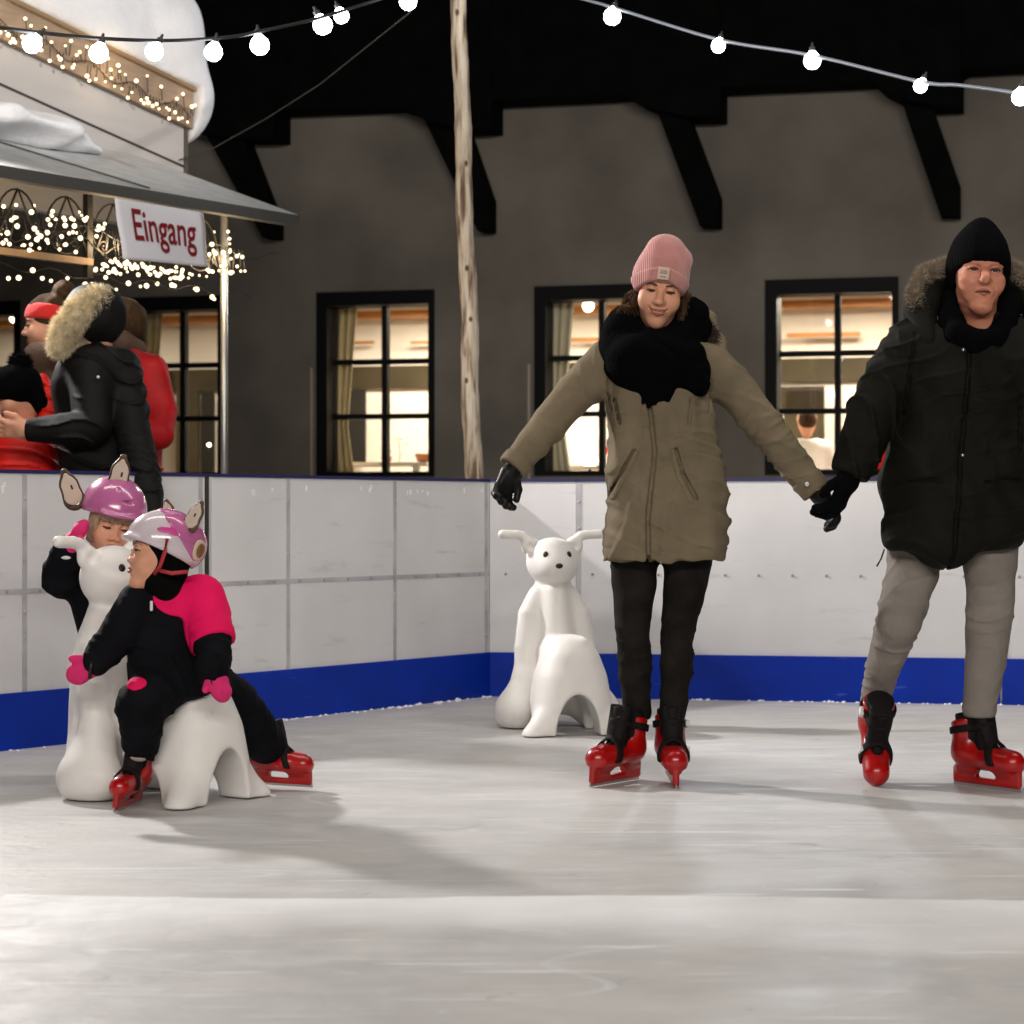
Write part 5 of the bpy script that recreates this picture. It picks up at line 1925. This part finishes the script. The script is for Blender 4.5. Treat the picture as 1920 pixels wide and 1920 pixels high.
yoke = inter(yoke, plane(p(398, 1190, -.03) - p(378, 1122, .04), p(400, 1210, -.04)), .003)
obj('pink_yoke', mesh(yoke, *bb([p(280, 1085, -.2), p(440, 1225, .15)], .02), .0055), M_HOT, so)
kn = inter(ell(p(254, 1282, -.13), (.034, .10, .019)), off(suit, .004), .002)
obj('pink_hem', mesh(kn, *bb([p(225, 1255, -.25), p(290, 1305, .0)], .02), .005), M_HOT, so)
tag_ = obj('zip_pull', rbox and mesh(rbox(p(284, 1136, -.058), (.005, .004, .016), .003), *bb([p(284, 1136, -.058)], .03), .003), M_WHITE, so)
obj('mitten', put(MIT, p(186, 1240, -.085), basis(p(140, 1268, -.09) - p(186, 1240, -.085), (.3, -.2, 1)), .82), M_MIT, rid)
obj('mitten', put(MIT, p(402, 1254, -.105), basis(p(416, 1296, -.135) - p(402, 1254, -.105), (-.6, -.7, 0)), .82), M_MIT, rid)
for q0, q1 in ((p(172, 1238, -.125), p(168, 1272, -.120)), (p(394, 1262, -.145), p(397, 1284, -.150))):
    obj('mitten_strap', MB().tube([q0, (q0 + q1) / 2, q1], .006, 6).vf, M_BLACK, rid)
sk_ = chain([p(262, 1384, -.05), p(262, 1402, -.05)], [.042, .042])
obj('sock', mesh(sk_, *bb([p(262, 1392, -.05)], .08), .005), mat('pale_sock', (.52, .42, .36), .9), rid)
skate(rid, G(240, 6.50) + A((0, 0, .001)), (-.18, -.97, 0), (.14, .0, 1), .74)
skate(rid, G(520, 6.93) + A((0, 0, .012)), (.90, -.30, -.02), (-.25, 0, 1), .76, mirror=True)

# ---- child behind the bear
p = Px(7.08)
kid = thing('person', p(225, 1467) * A((1, 1, 0)), 'child in pink helmet with brown edged ears hugging the bear from behind', 'person', 'children on the ice')
hc = p(208, 984, .04)
HM = rot(yaw=22, pitch=16, roll=10)
head(kid, hc, HM, .92, M_SKIN, nb_world=p(190, 1062, .10), lid=.6, fat=1.08, kid=1)
fr = U(ell((0, -.050, .052), (.074, .056, .036)), ell((-.066, -.02, .0), (.018, .05, .075)), ell((.066, -.02, .0), (.018, .05, .075)), k=.02)
obj('hair', put(mesh(wob(fr, .004, 90, 7, (4, 2, .4)), A((-.12, -.14, -.10)), A((.12, .06, .12)), .0042), hc, HM, .92), M_BLOND, kid)
hel = ell((0, .010, .056), (.110, .132, .112))
hel = sub(hel, ell((0, .004, .046), (.097, .116, .100)), .004)
hel = inter(hel, plane((0, -.22, -1), (0, -.12, .060)), .008)
hel = U(hel, inter(ell((0, -.106, .066), (.078, .032, .011)), plane((0, 1, 0), (0, -.085, 0)), .004), k=.012)
hel = sub(hel, ell((.018, -.118, .112), (.030, .03, .006)), .004)
for a in (-.055, -.02, .055):
    hel = sub(hel, ell((a, -.09, .142), (.005, .03, .005)), .003)
ho = obj('helmet', put(mesh(hel, A((-.15, -.18, -.09)), A((.15, .19, .20)), .0045), hc, HM, .98), M_HELP, kid)
ear_parts(ho, p(137, 930, -.0), rot(14, 6, -20), 1.25)
ear_parts(ho, p(221, 905, -.0), rot(14, 6, 12), 1.25)
LV = [p.lev(1062, 150, 232, .08, .10), p.lev(1090, 128, 240, .10, .10), p.lev(1130, 132, 246, .115, .10), p.lev(1200, 150, 256, .115, .10), p.lev(1260, 165, 275, .115, .10), p.lev(1300, 172, 280, .11, .10)]
tor = prof(LV, 2.3, .03)
la = [p(140, 1092, .06), p(112, 1085, -.02), p(128, 1028, -.08)]
ra = [p(238, 1095, .06), p(262, 1135, .05), p(258, 1100, -.02)]
sl = rings(chain(la, [.066, .062, .048], k=.03), la[0], la[2], 70, .008, 71)
l1 = chain([p(200, 1290, .1), p(205, 1360, .06), p(207, 1425, .08)], [.078, .07, .06], k=.03)
l2 = chain([p(250, 1290, .1), p(258, 1360, .08), p(262, 1425, .1)], [.078, .07, .06], k=.03)
suit = wob(U(tor, sl, chain(ra, [.06, .056, .048], k=.03), l1, l2, k=.022), .006, 20, 27)
so = obj('snowsuit', mesh(suit, *bb([p(70, 1000, -.2), p(330, 1430, .3)], .02), .0062), M_SUIT, kid)
lg = inter(ell(p(128, 1045, -.08), (.018, .08, .007)), off(suit, .004), .002)
obj('white_trim', mesh(lg, *bb([p(128, 1045, -.08)], .1), .005), M_WHITE, so)
cu2 = inter(rc(p(122, 1038, -.07), p(133, 1018, -.1), .058, .056), off(chain(la, [.066, .062, .050], k=.03), .006), .003)
obj('mitten', put(MIT, p(126, 1034, -.085), basis(p(152, 985, -.10) - p(126, 1034, -.085), (.4, -.8, .4)), .92), M_MIT, kid)
obj('mitten', put(MIT, p(258, 1098, -.02), basis((-.3, -.2, 1), (-.8, -.4, 0)), .8, True), M_MIT, kid)
skate(kid, G(205, 7.14) + A((0, 0, .001)), (.2, -.98, 0), (0, 0, 1), .74)
skate(kid, G(262, 7.16) + A((0, 0, .001)), (.2, -.98, 0), (0, 0, 1), .74, mirror=True)

# ================================================================== people standing behind the boards
M_REDB = mat('red_headband', (.62, .012, .008), .85, bump=.4, bscale=90, sheen=.2)
M_REDJ = mat('red_jacket', (.42, .008, .010), .6, var=.25, vscale=8, bump=.2, bscale=30, spec=.25, crink=.7, cscale=5)
M_BJ = mat('black_down_jacket', (.003, .0027, .0027), .7, var=.3, vscale=6, bump=.2, bscale=24, spec=.2, crink=.7, cscale=5)
M_CFUR = mat('cream_fur', (.74, .64, .44), .9, var=.25, vscale=30)
M_BROWNC = mat('brown_scarf', (.09, .055, .035), .9, bump=.4, bscale=60)


def lower(root, x, d, m, w=.17, top=1.0, name='trousers'):
    c = G(x, d)
    f = U(rc(c + A((-w * .5, 0, .06)), c + A((-w * .45, 0, top)), .065, .095), rc(c + A((w * .5, 0, .06)), c + A((w * .45, 0, top)), .065, .095), k=.03)
    f = U(f, rc(c + A((-w * .5, -.10, .04)), c + A((-w * .5, .03, .05)), .045, .05), rc(c + A((w * .5, -.10, .04)), c + A((w * .5, .03, .05)), .045, .05), k=.02)
    f = inter(f, plane((0, 0, -1), (0, 0, -.038)), .01)
    return obj(name, mesh(f, c + A((-.3, -.25, -.06)), c + A((.3, .2, top + .12)), .013), m, root)


M_DKT = mat('dark_trousers', (.012, .012, .016), .85)
# woman with the red headband, in profile
p = Px(9.45)
sp1 = thing('person', G(95, 9.45), 'woman in profile with bright red knitted headband and hair bun behind the boards', 'person', 'onlookers behind the boards')
hc = p(90, 612, .0)
HM = rot(yaw=-80, pitch=6, roll=0)
head(sp1, hc, HM, 1.0, M_SKIN, nb_world=p(105, 672, .02), lid=.7, h=.004)
hb = inter(off(ell((0, .008, .045), (.084, .102, .090)), .004), lambda P: np.abs((P - A((0, 0, .062))) @ A((0, .18, .98))) - .036, .012)
obj('headband', put(mesh(hb, A((-.12, -.14, -.05)), A((.12, .14, .15)), .005), hc, HM), M_REDB, sp1)
hr = U(ell((0, .014, .052), (.082, .098, .092)), ell((0, .055, -.03), (.074, .05, .06)), ell((0, .085, .145), (.055, .05, .052)), k=.02)
hr = sub(hr, ell((0, -.09, -.02), (.085, .075, .085)), .01)
obj('hair', put(mesh(wob(hr, .005, 60, 3), A((-.12, -.14, -.13)), A((.12, .18, .24)), .006), hc, HM), M_HAIR, sp1)
LV = [p.lev(690, 45, 165, .12), p.lev(740, 25, 185, .15), p.lev(840, 20, 190, .16), p.lev(960, 20, 190, .16)]
ct = U(prof(LV, 2.4, .04), chain([p(70, 672, -.08), p(110, 668, -.10), p(140, 664, -.02)], [.06, .065, .06], k=.03), k=.03)
obj('coat', mesh(wob(ct, .008, 12, 3), *bb([p(0, 640, -.3), p(210, 970, .3)], .02), .012), M_BROWNC, sp1)
lower(sp1, 100, 9.45, M_DKT)
# person in the black down jacket with the fur-edged hood, one arm over the boards
p = Px(8.95)
sp2 = thing('person', G(180, 8.95), 'person in black down jacket with cream fur hood leaning over the boards', 'person', 'onlookers behind the boards')
hc = p(172, 606, .0)
HM = rot(yaw=-100, pitch=14)
head(sp2, hc, HM, 1.0, M_SKIN, nb_world=p(185, 668, .02), h=.005, eyes=False)
hd = sub(ell((0, .02, .03), (.125, .135, .135)), ell((0, -.09, .0), (.10, .13, .11)), .02)
ck = obj('hood', put(mesh(wob(hd, .004, 30, 3), A((-.16, -.18, -.16)), A((.16, .2, .2)), .007), hc, HM), M_BJ, sp2)
fr = chain([p(112, 648, -.12), p(122, 618, -.12), p(150, 585, -.11), p(182, 562, -.07), p(196, 556, .0)], [.034, .046, .050, .046, .03], k=.03)
fr = U(fr, chain([p(112, 648, -.12), p(140, 650, -.05), p(150, 640, .08)], [.034, .04, .04], k=.03), k=.03)
fv = mesh(fr, *bb([p(95, 540, -.2), p(215, 665, .12)], .06), .008)
obj('hood_fur', join(fv, fur(fv, 20000, .030, .0009, 9, (-.1, -.1, -.1))), M_CFUR, ck)
LV = [p.lev(648, 150, 215, .10, .0), p.lev(675, 112, 240, .13), p.lev(720, 98, 250, .16), p.lev(800, 112, 250, .165), p.lev(900, 116, 252, .17), p.lev(960, 116, 254, .17)]
jk = prof(LV, 2.4, .04)
fa = [p(168, 705, -.12), p(172, 800, -.22), p(112, 806, -.27), p(56, 806, -.28)]
sl = rings(chain(fa, [.085, .078, .062, .048], k=.04), fa[0], fa[3], 55, .010, 81)
oa = [p(228, 690, .02), p(246, 790, -.12), p(268, 890, -.30), p(286, 962, -.40)]
so_ = rings(chain(oa, [.085, .075, .07, .055], k=.04), oa[0], oa[3], 50, .008, 82)
jk = crease(U(wob(jk, .008, 13, 5), sl, so_, k=.03), 34, .016, 53, (.2, 0, 1))
jo = obj('down_jacket', mesh(jk, *bb([p(40, 630, -.5), p(320, 985, .25)], .03), .0072), M_BJ, sp2)
obj('logo_patch', sph(p(184, 707, -.222), .007, 8, 6), M_WHITE, jo)
hand(sp2, 'hand', p(52, 806, -.285), (-1, -.15, .06), (.0, -.7, 1), M_SKIN, 1.0, curl=22, thumb=.1)
hand(sp2, 'glove', p(288, 968, -.405), (.15, -.2, -1), (1, -.2, 0), M_BJ, 1.0, curl=25, r=.013)
lower(sp2, 185, 8.95, M_DKT)
# child in the bobble hat
p = Px(9.1)
sp3 = thing('person', G(42, 9.1), 'child in black bobble hat and bright red jacket behind the boards', 'person', 'onlookers behind the boards')
hc = p(32, 742, .0)
HM = rot(yaw=-62, pitch=20)
head(sp3, hc, HM, .95, M_SKIN, nb_world=p(40, 800, .02), lid=.9, h=.005)
bn_ = inter(U(ell((0, .012, .040), (.092, .112, .098)), ell((0, .07, -.05), (.08, .05, .06)), k=.03), plane((0, -.85, -1), (0, -.1, .02)), .01)
bo = obj('bobble_hat', put(mesh(bn_, A((-.14, -.14, -.14)), A((.14, .16, .18)), .006), hc, HM), M_BKNIT, sp3)
bv = mesh(ell(p(38, 682, .0), (.045, .045, .045)), *bb([p(38, 682, .0)], .08), .008)
obj('bobble', join(bv, fur(bv, 900, .022, .0016, 4, (0, 0, 0))), M_BKNIT, bo)
LV = [p.lev(790, 10, 80, .10), p.lev(830, -15, 110, .13), p.lev(900, -20, 118, .14), p.lev(990, -20, 118, .14)]
jk = crease(U(prof(LV, 2.3, .04), chain([p(78, 715, .1), p(92, 745, .05), p(92, 800, .02)], [.035, .04, .05], k=.03), k=.03), 50, .016, 5, (.1, 0, 1))
obj('jacket', mesh(jk, *bb([p(-40, 700, -.25), p(140, 1000, .25)], .02), .0078), mat('bright_red_jacket', (.70, .012, .006), .55, var=.15, vscale=8, bump=.25, bscale=25, crink=.7, cscale=6), sp3)
lower(sp3, 45, 9.1, M_DKT, .14, .75)
# person in the red jacket
p = Px(10.2)
sp4 = thing('person', G(265, 10.2), 'person in dark red jacket with brown hood turned away behind the boards', 'person', 'onlookers behind the boards')
hc = p(228, 610, .0)
head(sp4, hc, rot(-110), 1.0, M_SKIN, nb_world=p(240, 668, .02), h=.006, eyes=False)
obj('hair', mesh(wob(ell(hc + A((.02, .0, .02)), (.10, .11, .115)), .004, 60, 3), *bb([hc], .16), .008), M_HAIR, sp4)
LV = [p.lev(650, 215, 262, .09), p.lev(675, 202, 290, .13), p.lev(730, 196, 306, .15), p.lev(840, 200, 300, .16), p.lev(960, 200, 296, .16)]
ra = [p(284, 695, -.02), p(303, 770, -.06), p(298, 815, -.16), p(250, 815, -.24)]
jk = U(crease(wob(prof(LV, 2.4, .04), .008, 13, 8), 34, .016, 57, (.2, 0, 1)), rings(chain(ra, [.080, .074, .07, .058], k=.04), ra[0], ra[3], 50, .010, 91), k=.03)
jo = obj('jacket', mesh(jk, *bb([p(180, 640, -.4), p(330, 970, .25)], .03), .0078), M_REDJ, sp4)
cl = chain([p(205, 655, .02), p(228, 640, -.08), p(255, 655, .0)], [.05, .055, .05], k=.03)
obj('hood', mesh(cl, *bb([p(190, 610, -.2), p(270, 690, .1)], .03), .01), M_BROWNC, jo)
hand(sp4, 'hand', p(250, 815, -.245), (-1, -.2, -.1), (0, -.5, 1), M_SKIN, 1.0, curl=30)
lower(sp4, 255, 10.2, M_DKT)

# ================================================================== guests inside the house
M_WSH = mat('white_shirt', (.78, .74, .70), .85)


def guest(x, y_head, inw, m, hair, label, w=.20, s=1.0):
    c = at_house(x, y_head, inw)
    root = thing('person', A((c[0], c[1], ZF)), label, 'person', 'guests inside the house')
    f = U(rc(c + A((0, 0, -.10)), c + A((0, 0, .03)), .05, .095), ell(c, (.078, .095, .115)), k=.03)
    obj('body', mesh(f, c - .25, c + .25, .012), M_SKIN, root)
    obj('hair', mesh(ell(c + A((0, -.022, .025)), (.088, .098, .105)), c - .2, c + .2, .012), hair, root)
    t = prof([(c[2] - .80, c[0], c[1], w * .8, .12), (c[2] - .45, c[0], c[1], w * .9, .13), (c[2] - .24, c[0], c[1], w, .12), (c[2] - .15, c[0], c[1], w * .6, .09)], 2.2, .05)
    t = U(t, rc(c + A((-w * .9, 0, -.24)), c + A((-w * 1.15, -.05, -.55)), .07, .055), rc(c + A((w * .9, 0, -.24)), c + A((w * 1.15, -.05, -.55)), .07, .055), k=.04)
    obj('shirt', mesh(wob(t, .008, 14, 3), c - A((.42, .3, .9)), c + A((.42, .3, .1)), .014), m, root)
    g_ = U(rc(c + A((-.08, 0, -.75)), A((c[0] - .09, c[1], ZF + .05)), .09, .06), rc(c + A((.08, 0, -.75)), A((c[0] + .09, c[1], ZF + .05)), .09, .06), k=.02)
    obj('trousers', mesh(g_, A((c[0] - .3, c[1] - .2, ZF - .05)), c + A((.3, .2, -.6)), .018), M_DKT, root)


guest(1513, 792, 1.3, M_WSH, M_HAIR, 'guest in white shirt with brown hair inside the window between the two skaters')
guest(1662, 795, 1.2, M_REDJ if False else mat('guest_red', (.7, .01, .01), .7), M_HAIR, 'guest in bright red top inside the window beside the man in the dark parka')
guest(1440, 790, 1.8, M_DKT, M_HAIR, 'guest in black sitting at the left side of the window between the skaters', .16)

# ================================================================== light, world, camera
def lamp(kind, name, loc, energy, col, **k):
    d = bpy.data.lights.new(name, kind)
    d.energy = energy
    d.color = col
    for a, v in k.items():
        if a != 'target':
            setattr(d, a, v)
    o = bpy.data.objects.new(name, d)
    COL.objects.link(o)
    o.location = loc
    if 'target' in k:
        o.rotation_euler = (Vector(k['target']) - Vector(loc)).to_track_quat('-Z', 'Y').to_euler()
    return o


# floodlight on the hut beyond the left edge of the picture
lamp('SPOT', 'hut_floodlight', (-3.4, 9.9, 3.05), 980, (1, .96, .93), shadow_soft_size=.13, spot_size=R(150), spot_blend=.6, target=(0, 6, 0))
# unseen soft fill lamps, added behind the camera and over the skaters
lamp('AREA', 'rink_fill_light', (0, -6.0, 5.6), 900, (1, .93, .86), shape='RECTANGLE', size=11, size_y=.5, target=(0, 7, 0))
lamp('AREA', 'rink_fill_light', (0.5, 7.2, 4.9), 120, (1, .93, .86), shape='RECTANGLE', size=8, size_y=.4, target=(.5, 8, 0))
# floodlight on the house front, above the picture
lamp('SPOT', 'house_floodlight', (2.2, 17.6, 5.6), 330, (.86, .93, 1), shadow_soft_size=.25, spot_size=R(105), spot_blend=.4, target=(0, 6.5, 0))
# unseen spot added from the right to brighten the snow on the hut
lamp('SPOT', 'hut_fill_spot', (6.5, 3.5, 5.5), 2600, (1, .97, .94), shadow_soft_size=.15, spot_size=R(17), spot_blend=.5, target=(-2.6, 12.2, 4.0))
# glow of the fairy lights
for t in (-.5, -1.3, -2.2):
    lamp('POINT', 'fairy_light_glow', hp(t, .1, 2.28), 9, (1, .72, .42), shadow_soft_size=.06)
for t in (-.3, -1.2):
    lamp('POINT', 'fairy_light_glow', hp(t, KW - .16, zl(t) + .08), .7, (1, .74, .45), shadow_soft_size=.06)
# ceiling lights of the rooms
for u, e in ((-5.8, 45), (-3.6, 22), (-1.4, 120), (.7, 110), (2.9, 95), (5.0, 90)):
    p = HO + EF * u + NI * 1.75 + UP * 3.0
    lamp('AREA', 'room_light', p, e, (1, .88, .72), size=.8, target=tuple(p - UP))

wd = bpy.data.worlds.new('World')
S.world = wd
wd.use_nodes = True
nt = wd.node_tree
sk = nt.nodes.new('ShaderNodeTexSky')
sk.sky_type = 'NISHITA'
sk.sun_disc = False
sk.sun_elevation = R(-9)
sk.sun_rotation = R(200)
nt.links.new(sk.outputs[0], nt.nodes['Background'].inputs[0])
nt.nodes['Background'].inputs[1].default_value = .05

cd = bpy.data.cameras.new('Camera')
cam = bpy.data.objects.new('Camera', cd)
COL.objects.link(cam)
cam.location = (0, 0, CAMZ)
cam.rotation_euler = (R(90), 0, 0)
cd.sensor_width = 36
cd.lens = 36 * FPX / 1920
cd.clip_end = 400
cd.dof.use_dof = True
cd.dof.focus_distance = 7.2
cd.dof.aperture_fstop = 5.0
S.camera = cam
S.view_settings.view_transform = 'Standard'
S.view_settings.look = 'None'
S.view_settings.gamma = 1
S.view_settings.exposure = .28
S.cycles.use_denoising = True
S.cycles.max_bounces = 6
S.cycles.transparent_max_bounces = 8
S.cycles.sample_clamp_indirect = 6
